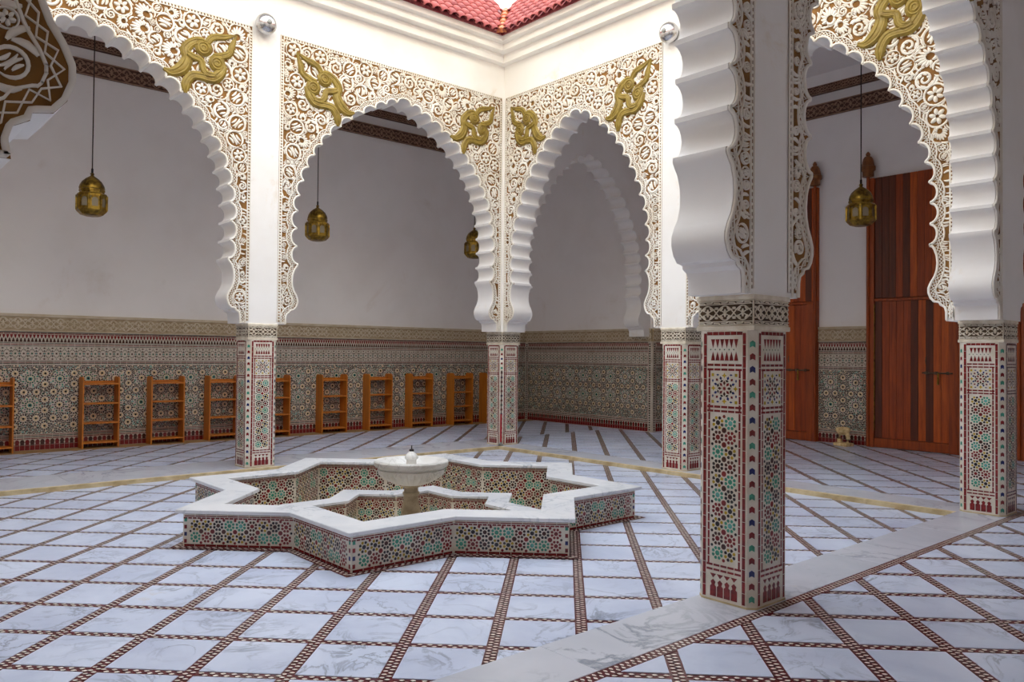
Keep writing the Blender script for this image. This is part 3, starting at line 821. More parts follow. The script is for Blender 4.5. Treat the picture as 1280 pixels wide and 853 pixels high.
for wobj, fr, a, b in ((w_left, fw_left, -9.6, YR), (w_right, fw_right, XL, .25), (w_door, fw_door, .25, 8.6)):
    frieze(wobj, fr, a, b, 6.18, 6.44, .03, 'frieze_ground', 'frieze_relief', .24)
    frieze(wobj, fr, a, b, 6.62, 6.77, .09, 'frieze_ground', 'frieze_relief', .14, w=.01)
    mb = MB(); c = []
    for (u, h, v) in [(a, .0, 6.77), (b, .0, 6.77), (b, .0, ZCEIL), (a, .0, ZCEIL), (a, .12, 6.77), (b, .12, 6.77), (b, .18, ZCEIL), (a, .18, ZCEIL)]:
        c.append(tuple(np.array(fr(np.array([u]), h, np.array([v])))[0]))
    mb.add(c, [(0, 1, 2, 3), (4, 5, 6, 7), (0, 1, 5, 4), (2, 3, 7, 6), (1, 2, 6, 5), (3, 0, 4, 7)]); mb.build('ceiling_cove', 'ceiling_plaster', wobj)

# ---- zellige dado
def flower(m, x, y, s=1., teal=False):
    for k in range(12):
        a = 2*PI*k/12; m.kite(x+.064*s*math.cos(a), y+.064*s*math.sin(a), a, .0145*s, .016*s, ('brown' if k % 2 else 'black') if not teal else 'green')
    m.star(x, y, .048*s, .036*s, 10, 'tan'); m.lay = 1
    if teal: m.star(x, y, .036*s, .028*s, 8, 'turquoise')
    m.lay = 2; m.star(x, y, .024*s, .014*s, 8, 'black'); m.lay = 0
def dado(wall, fr, u0, u1, end_strips=(0, 0), seed=0):
    mb = MB(); c = []
    zt = 1.891; d = .018
    for (u, h, v) in [(u0, 0, 0), (u1, 0, 0), (u1, 0, zt), (u0, 0, zt), (u0, d, 0), (u1, d, 0), (u1, d, zt), (u0, d, zt)]:
        c.append(tuple(np.array(fr(np.array([u]), h, np.array([v])))[0]))
    mb.add(c, [(0, 1, 2, 3), (4, 5, 6, 7), (0, 1, 5, 4), (2, 3, 7, 6), (1, 2, 6, 5), (3, 0, 4, 7)])
    b = mb.build('tiled_dado', 'wall_tile_bed', wall); m = Mosaic(); rng = random.Random(seed)
    a, e = u0, u1
    for i, fl in enumerate(end_strips):
        if fl:
            uu = u0+.05 if i == 0 else u1-.05
            for z in np.arange(.03, zt-.03, .05): m.rect(uu-.018, z, uu+.018, z+.027, 'black')
            chain(m, .02, zt-.02, uu+(.04 if i == 0 else -.04), .008, 'maroon', .1, .004, True)
            if i == 0: a = u0+.1
            else: e = u1-.1
    # plinth: maroon ground with white lozenges
    n = round((e-a)/.07); p = (e-a)/n
    for i in range(n):
        x = a+i*p; m.rect(x+.002, .008, x+p-.002, .085, 'maroon'); m.poly([(x+.002, .088), (x+p-.002, .088), (x+p*.84, .112), (x+p-.002, .136), (x+p*.8, .168), (x+p*.5, .178), (x+p*.2, .168), (x+.002, .136), (x+p*.16, .112)], 'brown' if i % 2 else 'maroon')
    for v, t, cc in ((.192, .014, 'maroon'), (.222, .012, 'black'), (.246, .010, 'maroon'), (1.385, .012, 'black'), (1.405, .010, 'maroon'), (1.425, .008, 'black'),
                     (1.665, .008, 'black'), (1.69, .012, 'maroon'), (1.712, .008, 'black'), (1.865, .014, 'maroon'), (1.882, .008, 'black')):
        chain(m, a, e, v, t, cc, .10, .006)
    # merlon band
    n = round((e-a)/.052); p = (e-a)/n
    for i in range(n):
        x = a+i*p
        m.poly([(x+.003, 1.73), (x+p-.003, 1.73), (x+p*.66, 1.785), (x+p*.5, 1.80), (x+p*.34, 1.785)], 'brown')
        m.poly([(x+p*.5+.003, 1.85), (x+p*1.5-.003, 1.85), (x+p*1.16, 1.80), (x+p, 1.785), (x+p*.84, 1.80)], 'maroon')
    # interlaced narrow band
    n = round((e-a)/.115); p = (e-a)/n
    for i in range(n):
        x = a+(i+.5)*p; z = 1.545
        for k in range(10):
            t = 2*PI*k/10; m.kite(x+.045*math.cos(t), z+.062*math.sin(t), t+PI/2, .017, .006, 'black')
        m.star(x, z, .022, .010, 8, 'brown' if i % 2 else 'green')
        for zz in (1.458, 1.632):
            m.kite(x-p/2, zz, 0, .022, .012, 'brown'); m.kite(x, zz, 0, .012, .008, 'green')
        for zz in (1.505, 1.585): m.kite(x-p/2, zz, PI/2, .022, .009, 'black')
        m.kite(x-p/2, z, 0, .013, .013, 'turquoise')
    # main field
    P = .42; v0, v1 = .262, 1.372; vc = .30
    n = max(1, round((e-a)/P)); p = (e-a)/n
    def ok(x, z, r): return a+r < x < e-r and v0+r < z < v1-r
    cs = []
    for i in range(-1, n+1):
        for j in range(-1, 4):
            x = a+(i+.5)*p; z = vc+(j+.0)*P+.0
            cs.append((x, z, 1)); cs += [(x-.087, z+P/2, 0), (x+.087, z+P/2, 0), (x+p/2, z-.087, 0), (x+p/2, z+.087, 0)]
    cs = [c_ for c_ in cs if ok(c_[0], c_[1], .05)]
    for x, z, t in cs:
        flower(m, x, z, 1.0, t and rng.random() < .7)
        if t:
            for k in range(8):
                q = PI/8+k*PI/4; xx, zz = x+.105*math.cos(q), z+.105*math.sin(q)
                if ok(xx, zz, .02): m.kite(xx, zz, q, .022, .014, 'green' if k % 2 else 'teal')
                q += PI/8; xx, zz = x+.093*math.cos(q), z+.093*math.sin(q)
                if ok(xx, zz, .02): m.kite(xx, zz, q, .012, .011, 'navy')
    CA = np.array([(c_[0], c_[1]) for c_ in cs]) if cs else np.zeros((0, 2)); st = .0238; row = 0
    CT = np.array([(c_[0], c_[1]) for c_ in cs if c_[2]]) if any(c_[2] for c_ in cs) else np.zeros((0, 2))
    for z in np.arange(v0+.014, v1-.01, st):
        row += 1; xs = np.arange(a+.012+(st/2 if row % 2 else 0), e-.01, st)
        if len(CA):
            D = np.hypot(xs[:, None]-CA[None, :, 0], z-CA[None, :, 1]).min(1); xs = xs[D > .078]
        if len(CT) and len(xs):
            D = np.hypot(xs[:, None]-CT[None, :, 0], z-CT[None, :, 1]).min(1); xs = xs[D > .128]
        for x in xs:
            z_ = z+rng.uniform(-.005, .005); h_ = rng.random(); c_ = 'black' if h_ < .50 else 'green' if h_ < .58 else 'brown' if h_ < .78 else 'turquoise' if h_ < .9 else 'tan'
            m.kite(x+rng.uniform(-.004, .004), z_, rng.uniform(0, PI), .0135, .0115, c_)
    m.build('zellige_mosaic', lambda s, h, z: fr(s, d+h, z), b)
    # carved plaster cornice above
    frieze(wall, fr, u0, u1, 1.895, 2.15, .035, 'cornice_ground', 'cornice_relief', .20, 'dado_cornice', .02)
    mb = MB(); c = []
    for (u, h, v) in [(u0, 0, 2.15), (u1, 0, 2.15), (u1, 0, 2.175), (u0, 0, 2.175), (u0, .05, 2.15), (u1, .05, 2.15), (u1, .05, 2.175), (u0, .05, 2.175)]:
        c.append(tuple(np.array(fr(np.array([u]), h, np.array([v])))[0]))
    mb.add(c, [(0, 1, 2, 3), (4, 5, 6, 7), (0, 1, 5, 4), (2, 3, 7, 6), (1, 2, 6, 5), (3, 0, 4, 7)]); mb.build('cornice_ledge', 'cornice_relief', wall)
D1, D2, D3 = (1.75, 3.33), (4.285, 5.87), (6.67, 8.25)
dado(w_left, fw_left, -8.6, YR, (0, 0), 1)
dado(w_right, fw_right, XL+.02, .25, (1, 1), 2)
dado(w_right, fw_ret, YR, YD, (1, 0), 3)
dado(w_door, fw_door, .27, D1[0], (0, 0), 4)
dado(w_door, fw_door, D1[1], D2[0], (0, 0), 5)
dado(w_door, fw_door, D2[1], D3[0], (0, 0), 6)

# ---- doors
def make_door(name, x0, x1, lbl):
    d = struct(empty(name, (x0, YD, 0))); d['label'] = lbl
    prng = random.Random(x0); PK = ['door_plank_dark']*3+['door_plank_mid']*4+['door_plank_bright']*3
    w = x1-x0; y = -.06; H = 4.84; HW = 2.66
    def bx(nm, a, b, mat, par=d, r=.006):
        mb = MB(); c = ((a[0]+b[0])/2, (a[1]+b[1])/2, (a[2]+b[2])/2)
        mb.bevbox(tuple(p-q for p, q in zip(a, c)), tuple(p-q for p, q in zip(b, c)), r); return mb.build(nm, mat, par, loc=c)
    bx('backing_board', (0, -.03, 0), (w, -.001, H), 'door_frame_wood')
    bx('stile', (0, y-.045, 0), (.13, -.03, H), 'door_frame_wood'); bx('stile', (w-.20, y-.045, 0), (w, -.03, HW), 'door_frame_wood')
    bx('bottom_rail', (.135, y-.04, .01), (w-.205, -.03, .17), 'door_frame_wood')
    bx('middle_rail', (.135, y-.035, HW-.05), (w-.205, -.03, HW), 'door_frame_wood')
    xs = .14; k = 0; e = w-.21; n = 10; p = (e-xs)/n
    for i in range(n): bx('plank', (xs+i*p+.002, y-random.uniform(.012, .02), .175), (xs+(i+1)*p-.002, -.03, HW-.055), prng.choice(PK), r=.004)
    n = 12; p = (w-.14)/n
    for i in range(n): bx('plank', (.14+i*p+.002, y-random.uniform(.012, .02), HW+.01), (.14+(i+1)*p-.002, -.03, H), prng.choice(PK), r=.004)
    # pivot post with turned finial
    for px in (.03, w-.03):
        mb = MB(); mb.tube([(px, y-.06, .02), (px, y-.06, H+.04)], .028, 10); post = mb.build('pivot_post', 'door_frame_wood', d, True)
        mb = MB(); mb.lathe([(.06, 0), (.10, .01), (.10, .10), (.13, .13), (.13, .19), (.115, .20), (.085, .33), (.06, .37), (.03, .38), (.042, .41), (.03, .44), (.0, .47)], 10, (px, y-.06, H+.02))
        mb.build('finial', 'pivot_wood', post, True)
    mb = MB(); mb.box((.133, y-.05, .3), (.141, y-.02, HW-.1)); mb.build('hinge_strip', 'aged_brass', d)
    mb = MB(); mb.tube([(w-.62, y-.055, 1.35), (w-.14, y-.055, 1.35)], .013, 8)
    for xx in (w-.56, w-.40, w-.22): mb.box((xx-.018, y-.07, 1.325), (xx+.018, y-.015, 1.375))
    la = mb.build('bolt', 'dull_iron', d)
    mb = MB(); mb.tube([(w-.36, y-.075, 1.35), (w-.36, y-.08, 1.18)], [.011, .017], 8); mb.lathe([(.0, 0), (.02, .01), (.02, .03), (0, .04)], 8, (w-.36, y-.08, 1.15)); mb.build('hasp', 'aged_brass', la, True)
    mb = MB(); mb.tube([(w-.56, y-.06, 1.50), (w-.56, y-.075, 1.56), (w-.56, y-.06, 1.62)], .009, 6); mb.build('door_handle', 'dull_iron', d)
    return d
make_door('door_1', *D1, 'tall reddish plank door left of the tiled wall strip')
make_door('door_2', *D2, 'tall reddish plank door with iron bolt, right of the tiled wall strip')
make_door('door_3', *D3, 'tall plank door at the right edge')

# ================================================================== PILLARS
HP, CH, QC = .2156, .048, .218
def make_pillar():
    root = empty('tiled_pillar')
    p, c = HP, CH; pol = [(p, -p+c), (p, p-c), (p-c, p), (-p+c, p), (-p, p-c), (-p, -p+c), (-p+c, -p), (p-c, -p)]
    mb = MB(); mb.prism(pol, -.03, 1.77); sh = mb.build('shaft', 'tile_bed', root)
    mb = MB()
    for k in range(1): mb.prism([(x*1.01, y*1.01) for x, y in pol], -.03, .012)
    mb.build('base_course', 'sandstone', root)
    m = Mosaic(); WF = 2*(p-c)
    w = WF/2
    # outer frame
    for sx in (-1, 1): chain(m, .02, 1.755, sx*(w-.020), .023, 'maroon', .075, .003, True)
    for sx in (-1, 1): chain(m, .235, 1.515, sx*(w-.053), .014, 'maroon', .055, .006, True)
    for v in (1.752,): chain(m, -w+.032, w-.032, v, .022, 'maroon', .045, .003)
    for v, t in ((1.546, .015), (1.516, .014), (1.272, .015), (1.244, .014), (.236, .014), (.205, .014)):
        chain(m, -w+.035, w-.035, v, t, 'maroon', .05, .006)
    # toothed panel
    n = 6; pw = .21/n
    for i in range(n):
        x = -.105+i*pw
        m.poly([(x+.002, 1.715), (x+pw-.002, 1.715), (x+pw*.7, 1.68), (x+pw*.5, 1.655), (x+pw*.3, 1.68)], 'maroon')
        m.poly([(x+.002, 1.575), (x+pw-.002, 1.575), (x+pw*.8, 1.60), (x+pw*.5, 1.635), (x+pw*.2, 1.60)], 'maroon')
        m.kite(x, 1.647, 0, .006, .006, 'green')
    # square star panel
    cz = 1.393
    m.star(0, cz, .018, .008, 8, 'maroon')
    for k in range(8):
        a = k*PI/4; m.kite(.036*math.cos(a), cz+.036*math.sin(a), a, .016, .010, 'maroon' if k % 2 else 'brown')
        a += PI/8; m.kite(.052*math.cos(a), cz+.052*math.sin(a), a+PI/2, .014, .008, 'black'); m.kite(.072*math.cos(a), cz+.072*math.sin(a), a, .014, .010, 'navy')
    for sx, sy in ((1, 1), (1, -1), (-1, 1), (-1, -1)):
        m.ngon(sx*.088, cz+sy*.088, .014, 4, 'ochre', PI/4); m.kite(sx*.056, cz+sy*.056, PI/4*sx*sy, .012, .010, 'maroon')
        m.kite(sx*.088, cz+sy*.05, PI/2, .012, .007, 'navy'); m.kite(sx*.05, cz+sy*.088, 0, .012, .007, 'navy')
    for a in (0, PI/2, PI, 3*PI/2): m.star(.084*math.cos(a), cz+.084*math.sin(a), .019, .009, 4, 'ochre')
    # tall rosette panel
    lattice(m, -.094, .094, .27, 1.215, .0935, True)
    # bottom arcade panel
    n = 4; pw = .21/n
    for i in range(n):
        x = -.105+i*pw; m.poly([(x+.003, .03), (x+pw-.003, .03), (x+pw-.003, .095), (x+pw*.72, .105), (x+pw*.86, .125), (x+pw*.5, .142), (x+pw*.14, .125), (x+pw*.28, .105), (x+.003, .095)], 'maroon')
        m.poly([(x+.002, .178), (x+pw-.002, .178), (x+pw*.7, .162), (x+pw*.5, .15), (x+pw*.3, .162)], 'maroon')
    faces = [((0, -1), (1, 0)), ((1, 0), (0, 1)), ((0, 1), (-1, 0)), ((-1, 0), (0, -1))]
    for nrm, tan in faces:
        m.build('zellige_mosaic', lambda u, h, v, nrm=nrm, tan=tan: np.stack(np.broadcast_arrays(tan[0]*u+nrm[0]*(p+.0015), tan[1]*u+nrm[1]*(p+.0015), v), -1), sh)
    # flag squares on the chamfers
    m = Mosaic(); cyc = ['navy', 'maroon', 'teal', 'maroon']; cyc = ['teal', 'maroon', 'navy', 'maroon']
    for i, z in enumerate(np.arange(.04, 1.73, .081)):
        s = .0175; m.poly([(-s, z), (0, z+.010), (s, z), (s, z+.034), (0, z+.046), (-s, z+.034)], cyc[i % 4])
    r = p-c/2; q = math.sqrt(.5)
    for k in range(4):
        a = PI/4+k*PI/2; sx, sy = (1 if math.cos(a) > 0 else -1), (1 if math.sin(a) > 0 else -1)
        tx, ty = -math.sin(a), math.cos(a)
        m.build('corner_flags', lambda u, h, v, sx=sx, sy=sy, tx=tx, ty=ty: np.stack(np.broadcast_arrays(sx*(r+.0012)+tx*u, sy*(r+.0012)+ty*u, v), -1), sh)
    # capital
    Q = QC; mb = MB()
    def sq(h, z): return [(-h, -h, z), (h, -h, z), (h, h, z), (-h, h, z)]
    mb.loft([sq(Q-.004, 1.77), sq(Q, 1.775), sq(Q, 1.80), sq(Q-.010, 1.803), sq(Q-.010, 1.968), sq(Q, 1.971), sq(Q, 1.992), sq(Q-.005, 2.0)])
    cp = mb.build('capital', 'capital_relief', root)
    mb = MB(); 
    for nrm, tan in faces:
        h = Q-.0085; a = [(-.2, 1.806), (.2, 1.806), (.2, 1.965), (-.2, 1.965)]
        mb.add([(tan[0]*u+nrm[0]*h, tan[1]*u+nrm[1]*h, v) for u, v in a], [(0, 1, 2, 3)])
    mb.build('carved_ground', 'capital_ground', cp)
    R = Relief(); wq = .008
    for z in (1.809, 1.829, 1.943, 1.962): R.put(ribbon([(-.207, z), (.207, z)], .006), h=.006)
    for z0, z1 in ((1.813, 1.825), (1.947, 1.958)):
        for i in range(7):
            x = -.2+i*.0575; R.put(ribbon([(x, (z0+z1)/2), (x+.035, (z0+z1)/2), (x+.05, z1 if i % 2 else z0)], .007), h=.006)
    interlace(R, -.199, .199, 1.833, 1.939, .115, .0062)
    for nrm, tan in faces:
        V = np.concatenate(R.V); F = np.concatenate(R.F); h = Q-.008
        o = quadmesh('carved_interlace', np.stack([tan[0]*V[:, 0]+nrm[0]*(h+V[:, 2]), tan[1]*V[:, 0]+nrm[1]*(h+V[:, 2]), V[:, 1]], -1), F, 'capital_relief', cp); o['kind'] = 'stuff'
    return root
pil = [((0, 0), 'square mosaic pillar in the far corner of the courtyard, thin red pole before it'),
       ((0, -BY), 'square mosaic pillar behind the fountain, between the two left arches'),
       ((BX, 0), 'square mosaic pillar half hidden behind the large foreground pillar'),
       ((W, -BY), 'largest square mosaic pillar, nearest in the foreground, on the marble band'),
       ((W, 0), 'square mosaic pillar at the right, in front of the plank doors'),
       ((0, -LY), 'mosaic pillar at the far left corner of the courtyard'),
       ((W, -LY), 'mosaic pillar carrying the dark carved arch foot at upper left'),
       ((BX, -LY), 'mosaic pillar midway along the court side left of the viewer')]
proto = None
for (xy, lb) in pil:
    if proto is None: proto = make_pillar(); o = proto
    else: o = copy_tree(proto)
    o.location = (xy[0], xy[1], 0)
    tag(o, lb, 'pillar', 'square mosaic pillars round the courtyard')

# ================================================================== FOUNTAIN
def make_fountain():
    root = empty('star_pool', (FC[0], FC[1], ZF), 0, 'eight-pointed star pool with mosaic walls and white marble rim', 'fountain')
    def sp(R): return [(x-FC[0], y-FC[1]) for x, y in star_pts(R)]
    def ring(R0, R1, z0, z1, name, mat, bev=.0):
        a, b = sp(R0), sp(R1); mb = MB()
        prof = [(a, z0), (a, z1-bev), (sp(R0-bev*1.5), z1), (sp(R1+bev*1.5), z1), (b, z1-bev), (b, z0)]
        n = 16; vs = [(x, y, z) for P_, z in prof for x, y in P_]; fs = []
        for k in range(len(prof)):
            k2 = (k+1) % len(prof)
            for i in range(n): j = (i+1) % n; fs.append((k*n+i, k*n+j, k2*n+j, k2*n+i))
        mb.add(vs, fs); return mb.build(name, mat, root)
    z = -ZF
    outer = ring(2.31, 2.03, -.45, z+.235, 'pool_wall', 'tile_bed')
    ring(2.38, 1.965, z+.235, z+.268, 'rim_coping', 'marble_coping', .005)
    inner = ring(1.345, 1.10, -.40, z-.03, 'inner_star_wall', 'tile_bed')
    ring(1.40, 1.05, z-.03, z+.0, 'inner_rim_coping', 'marble_coping', .004)
    mb = MB(); P_ = sp(2.05); mb.add([(x, y, -.36) for x, y in P_]+[(0, 0, -.36)], [(i, (i+1) % 16, 16) for i in range(16)]); mb.build('pool_bottom', 'tile_bed', root)
    def face_mosaic(R, outward, z0, z1, par, rows, nm='zellige_mosaic'):
        P_ = sp(R); m = Mosaic(); V3 = []
        big = MB()
        for i in range(16):
            a, b = np.array(P_[i]), np.array(P_[(i+1) % 16]); L = np.linalg.norm(b-a); t = (b-a)/L; nn = np.array([t[1], -t[0]])*(1 if outward else -1)
            mm = Mosaic(); h = z1-z0
            chain(mm, .01, L-.01, z0+.012, .018, 'maroon', .09, .004)
            chain(mm, .01, L-.01, z1-.008, .012, 'brown', .09, .004); chain(mm, .0, L, z1-.044, .013, 'maroon', .04, .007); chain(mm, .01, L-.01, z1-.027, .009, 'maroon', .09, .004)
            e0 = .045 if ((i % 2 == 0) == outward) or True else .01
            tipstart = (i % 2 == 0)
            u0, u1 = (.06, L-.015) if tipstart else (.015, L-.06)
            if not outward: u0, u1 = (.015, L-.015)
            lattice(mm, u0, u1, z0+.03, z1-.055, (h-.085)/rows)
            if outward:
                uu = .022 if tipstart else L-.022
                for q, zz in enumerate(np.arange(z0+.03, z1-.07, .06)): mm.rect(uu-.012, zz, uu+.012, zz+.032, ['maroon', 'navy', 'maroon', 'teal'][q % 4])
            for f, c in zip(mm.f, mm.m):
                o = len(big.v)
                for k in f:
                    u, v = mm.v[k]; p = a+t*u+nn*.0015; big.v.append((p[0], p[1], v))
                big.f.append(tuple(range(o, o+len(f)))); big.m.append(c)
        o = big.build(nm, ['tile_'+k for k in MOS], par); o['kind'] = 'stuff'
    face_mosaic(2.31, True, .0, z+.235, outer, 2)
    face_mosaic(2.03, False, -.33, z+.235, outer, 5)
    face_mosaic(1.345, True, -.33, z-.03, inner, 3)
    face_mosaic(1.10, False, -.33, z-.03, inner, 3)
    # mosaic strip laid in the floor round the star
    a, b = sp(2.425), sp(2.31); mb = MB(); vs = [(x, y, .002) for x, y in a+b]
    mb.add(vs, [(i, (i+1) % 16, 16+(i+1) % 16, 16+i) for i in range(16)]); g = mb.build('floor_border', 'strip_maroon', root)
    m = Mosaic(); c_ = sp(2.37)
    for i in range(16):
        p, q = np.array(c_[i]), np.array(c_[(i+1) % 16]); L = np.linalg.norm(q-p); t = (q-p)/L; n_ = np.array([t[1], -t[0]])
        for k, u in enumerate(np.arange(.0, L, .027)):
            cc = p+t*u+n_*(.015 if k % 2 else -.015)
            m.poly([tuple(cc+t*.017), tuple(cc+n_*.012+t*.004), tuple(cc+n_*.012-t*.004), tuple(cc-t*.017), tuple(cc-n_*.012-t*.004), tuple(cc-n_*.012+t*.004)], 'white')
    m.build('border_lozenges', lambda u, h, v: np.stack(np.broadcast_arrays(u, v, .0035), -1), g)
    return root
make_fountain()
def make_basin():
    root = empty('fountain_basin', (FC[0], FC[1], ZF), 0, 'round carved white marble basin on a stem in the centre of the star pool', 'basin')
    z = -ZF
    mb = MB()
    prof = [(.0, .245), (.10, .235), (.14, .245), (.20, .268), (.27, .305), (.325, .35), (.345, .385), (.35, .40), (.335, .412), (.35, .425), (.372, .432), (.383, .445), (.385, .482), (.378, .492), (.325, .492), (.312, .482), (.28, .435), (.20, .40), (.10, .385), (0, .38)]
    def mod(a, r, zz): return 1+(.13*(abs(math.sin(13*a))**.7-.7) if .26 < zz < .37 and r > .12 else 0)
    mb.lathe(prof, 156, (0, 0, z), mod=mod); mb.build('bowl', 'marble_carved', root, True)
    mb = MB(); mb.lathe([(.10, -.33), (.10, -.065), (.0, -.065)], 20, (0, 0, z)); mb.build('plinth', 'fountain_stem_stone', root, True)
    mb = MB(); mb.lathe([(.0, -.065), (.10, -.065), (.105, -.04), (.10, -.015), (.088, .03), (.078, .08), (.074, .13), (.086, .137), (.088, .15), (.086, .163), (.074, .17), (.073, .205), (.085, .215), (.10, .225), (.13, .243), (.0, .245)], 32, (0, 0, z)); mb.build('stem', 'fountain_stem_stone', root, True)
    mb = MB(); mb.lathe([(.0, .38), (.065, .382), (.056, .45), (.052, .497), (.062, .503), (.072, .516), (.070, .532), (.050, .556), (.032, .574), (.022, .585), (.0, .586)], 28, (0, 0, z)); mb.build('spout_dome', 'marble_carved', root, True)
    mb = MB(); mb.lathe([(.0, .584), (.024, .584), (.026, .600), (.022, .606), (.006, .61), (.004, .645), (.0, .647)], 14, (0, 0, z)); mb.build('nozzle', 'dark_iron', root, True)
make_basin()

# ================================================================== BOOKCASES
def make_bookcase():
    root = empty('bookcase'); w, dp, h = .56, .27, 1.165
    for sy in (0, 1):
        mb = MB(); y0 = 0 if sy == 0 else w-.022; prof = [(0, 0), (dp, 0), (dp, h-.06)]
        for k in range(1, 7): a = PI/2*k/6; prof.append((dp-.06+.06*math.cos(a), h-.06+.06*math.sin(a)))
        prof += [(.05, h), (.015, h-.02), (0, h-.05)]
        mb.loft([[(x, y0, z) for x, z in prof], [(x, y0+.022, z) for x, z in prof]]); mb.build('side_panel', 'bookcase_wood', root)
    for z in (.075, .395, .715, 1.035):
        mb = MB(); mb.bevbox((.004, .022, z), (dp-.006, w-.022, z+.024), .002); mb.build('shelf', 'bookcase_wood', root)
    mb = MB(); mb.box((.004, .022, z+.024), (.02, w-.022, z+.06)); mb.build('back_rail', 'bookcase_wood', root)
    return root
ys = [(-7.54, 'orange wooden bookcase cut by the left edge of the picture'),
      (-6.03, 'orange wooden bookcase under the left lantern, second from the left'),
      (-4.97, 'orange wooden bookcase third from the left'),
      (-3.98, 'orange wooden bookcase just left of the pillar behind the fountain'),
      (-2.99, 'orange wooden bookcase half hidden by the pillar behind the fountain'),
      (-1.76, 'orange wooden bookcase first clear one right of the middle left pillar'),
      (-.69, 'orange wooden bookcase above the fountain basin to its left'),
      (.36, 'orange wooden bookcase right behind the fountain basin'),
      (1.48, 'orange wooden bookcase last fully seen before the corner pillar'),
      (2.43, 'orange wooden bookcase almost hidden behind the corner pillar')]
bk = None
for y, lb in ys:
    if bk is None: bk = make_bookcase(); o = bk
    else: o = copy_tree(bk)
    o.location = (XL+.025, y, .004); tag(o, lb, 'bookcase', 'wooden bookcases along the left wall')

# ================================================================== LANTERNS
def make_lantern():
    root = empty('hanging_lantern')                     # origin at the bottom of the lantern
    def oc(r, z, n=8): return [(r*math.cos(PI/8+2*PI*k/n), r*math.sin(PI/8+2*PI*k/n), z) for k in range(n)]
    mb = MB(); mb.loft([oc(.10, .0), oc(.15, .015), oc(.205, .07), oc(.21, .085), oc(.20, .09)]); mb.build('base_pan', 'aged_brass', root)
    bd = MB()
    for k in range(8):
        a = PI/8+2*PI*k/8; x, y = .2*math.cos(a), .2*math.sin(a)
        bd.box((-.014, -.014, .085), (.014, .014, .30), rot=Matrix.Rotation(a, 3, 'Z'), loc=(x, y, 0))
    for z0, z1 in ((.085, .112), (.275, .31)):
        a, b = oc(.205, z0), oc(.205, z1); c, d = oc(.18, z0), oc(.18, z1); vs = a+b+c+d
        bd.add(vs, [(i, (i+1) % 8, 8+(i+1) % 8, 8+i) for i in range(8)]+[(16+i, 16+(i+1) % 8, 24+(i+1) % 8, 24+i) for i in range(8)]+[(8+i, 8+(i+1) % 8, 24+(i+1) % 8, 24+i) for i in range(8)]+[(i, (i+1) % 8, 16+(i+1) % 8, 16+i) for i in range(8)])
    body = bd.build('body_frame', 'aged_brass', root)
    ap = .2*math.cos(PI/8)
    for k in range(8):
        a = PI/4*k; R = Matrix.Rotation(a, 3, 'Z')
        mb = MB(); mb.box((ap-.012, -.066, .11), (ap-.008, .066, .278), rot=R); mb.build('pane', 'lantern_glass', body)
        mb = MB()   # pierced frame with an arched window
        arch = [(-.042, .128), (-.042, .22)]+[(.042*math.cos(PI-PI*t/6), .22+.042*math.sin(PI*t/6)) for t in range(1, 6)]+[(.042, .22), (.042, .128)]
        out = [(-.068, .11), (-.068, .278), (.068, .278), (.068, .11)]
        ol = [(-.068, .11), (-.068, .2)]+[(-.068+.136*t/6, .278) for t in range(1, 6)]+[(.068, .2), (.068, .11)]
        n = len(arch); vs = [tuple(R @ Vector((ap-.002, y, z))) for y, z in arch]+[tuple(R @ Vector((ap-.002, y, z))) for y, z in ol]
        mb.add(vs, [(i, (i+1) % n, n+(i+1) % n, n+i) for i in range(n)]); mb.build('pierced_panel', 'aged_brass', body)
    mb = MB(); mb.loft([oc(.205, .31), oc(.19, .33), oc(.165, .335), oc(.165, .355), oc(.175, .36), oc(.175, .385), oc(.165, .39)]); mb.build('shoulder', 'aged_brass', root)
    mb = MB(); mb.lathe([(.165, .388), (.168, .41), (.158, .45), (.13, .505), (.085, .55), (.04, .58), (.022, .595), (.02, .61), (.03, .62), (.02, .635), (.0, .64)], 32, mod=lambda a, r, z: 1+.03*abs(math.sin(8*a))); mb.build('dome', 'aged_brass', root, True)
    mb = MB(); mb.tube([(0, 0, .62), (0, 0, .70)], .016, 8); mb.build('hook', 'dark_iron', root)
    mb = MB(); mb.tube([(0, 0, .68), (0, 0, ZCEIL-3.58)], .0085, 6); mb.build('cord', 'dark_cord', root)
    return root
lan = [((-2.0, -6.28), 'brass lantern on a long cord in the left arch'), ((-2.0, -2.65), 'brass lantern hanging in the arch above the fountain'),
       ((5.33, 2.5), 'brass lantern hanging before the tall plank doors at right'), ((-2.0, .90), 'brass lantern mostly hidden behind the arch edge left of the corner')]
lp = None
for (x, y), lb in lan:
    if lp is None: lp = make_lantern(); o = lp
    else: o = copy_tree(lp)
    o.location = (x, y, 3.58); tag(o, lb, 'lantern', 'octagonal brass hanging lanterns')

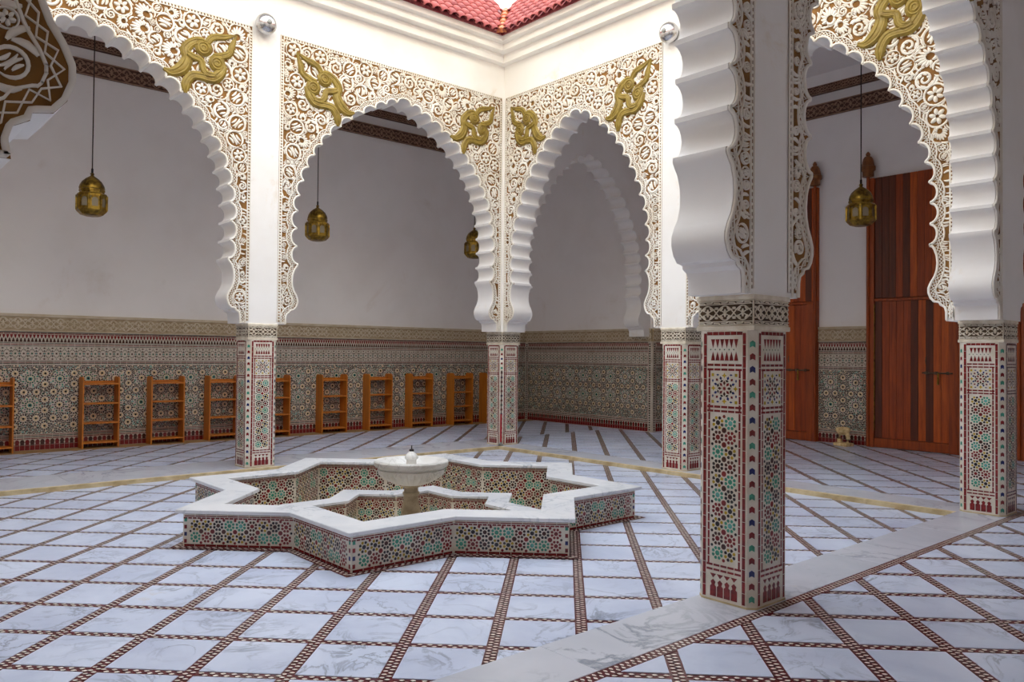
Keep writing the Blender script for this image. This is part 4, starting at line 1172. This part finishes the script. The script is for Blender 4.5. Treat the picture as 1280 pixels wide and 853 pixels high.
# ================================================================== SMALL THINGS
def make_wall_lamp(loc, nrm, lb):
    root = empty('wall_lamp', loc, 0, lb, 'lamp', 'round chrome lamps on the court walls')
    n = Vector(nrm); q = Vector((0, 0, 1)).rotation_difference(n).to_matrix()
    mb = MB(); mb.lathe([(.0, 0), (.10, 0), (.105, .02), (.10, .035), (.0, .035)], 32); mb.v = [tuple(q @ Vector(v)) for v in mb.v]; mb.build('mounting_ring', 'grey_metal', root, True)
    mb = MB(); mb.lathe([(.095, .03), (.135, .06), (.145, .10), (.138, .15), (.11, .19), (.065, .215), (.0, .222)], 36); mb.v = [tuple(q @ Vector(v)) for v in mb.v]; g = mb.build('globe', 'chrome', root, True)
    mb = MB(); mb.lathe([(.0, .223), (.03, .221), (.034, .229), (.022, .236), (.0, .238)], 16); mb.v = [tuple(q @ Vector(v)) for v in mb.v]; mb.build('centre_cap', 'grey_metal', root, True)
make_wall_lamp((T+.001, -BY-.06, 6.17), (1, 0, 0), 'chrome globe lamp on white wall between the two left arches')
make_wall_lamp((BX-.03, -T-.001, 6.17), (0, -1, 0), 'chrome globe lamp on white wall beside the right arch')

pole = empty('leaning_pole', (.235, -.235, 0), 0, 'thin upright pole with red lower half before the corner pillar', 'pole')
mb = MB(); mb.tube([(0, 0, .055), (-.012, .012, .55)], .017, 10); mb.build('red_sleeve', 'red_paint', pole, True)
mb = MB(); mb.tube([(-.012, .012, .55), (-.03, .03, 1.28)], .009, 8); mb.lathe([(0, 0), (.014, .005), (.014, .04), (0, .05)], 10, (-.03, .03, 1.27)); mb.build('dark_shaft', 'dark_brown_paint', pole, True)
mb = MB(); mb.lathe([(0, 0.0), (.05, .0), (.052, .02), (.024, .04), (.02, .06), (.0, .06)], 16); mb.build('foot', 'grey_metal', pole, True)

def make_stone():
    x, y = 3.99, 4.72
    root = empty('carved_stone_block', (x, y, 0), math.radians(-12), 'small carved beige stone stand on the floor left of the bolted door', 'stone')
    mb = MB(); mb.bevbox((-.15, -.10, 0), (.13, .10, .06), .012); mb.build('plinth', 'carved_beige_stone', root)
    mb = MB(); mb.tube([(-.09, 0, .055), (-.10, 0, .13), (-.085, 0, .21), (-.05, 0, .26)], [.05, .04, .045, .05], 10); mb.build('leg', 'carved_beige_stone', root, True)
    mb = MB(); mb.tube([(.07, 0, .055), (.09, 0, .13), (.075, 0, .2), (.04, 0, .26)], [.045, .035, .04, .05], 10); mb.build('leg', 'carved_beige_stone', root, True)
    mb = MB(); mb.lathe([(.0, .20), (.06, .205), (.10, .235), (.125, .28), (.12, .315), (.09, .335), (.05, .34), (.045, .325), (.0, .32)], 20, (-.015, 0, 0), mod=lambda a, r, z: 1+.06*math.cos(5*a)); mb.build('cup', 'carved_beige_stone', root, True)
make_stone()
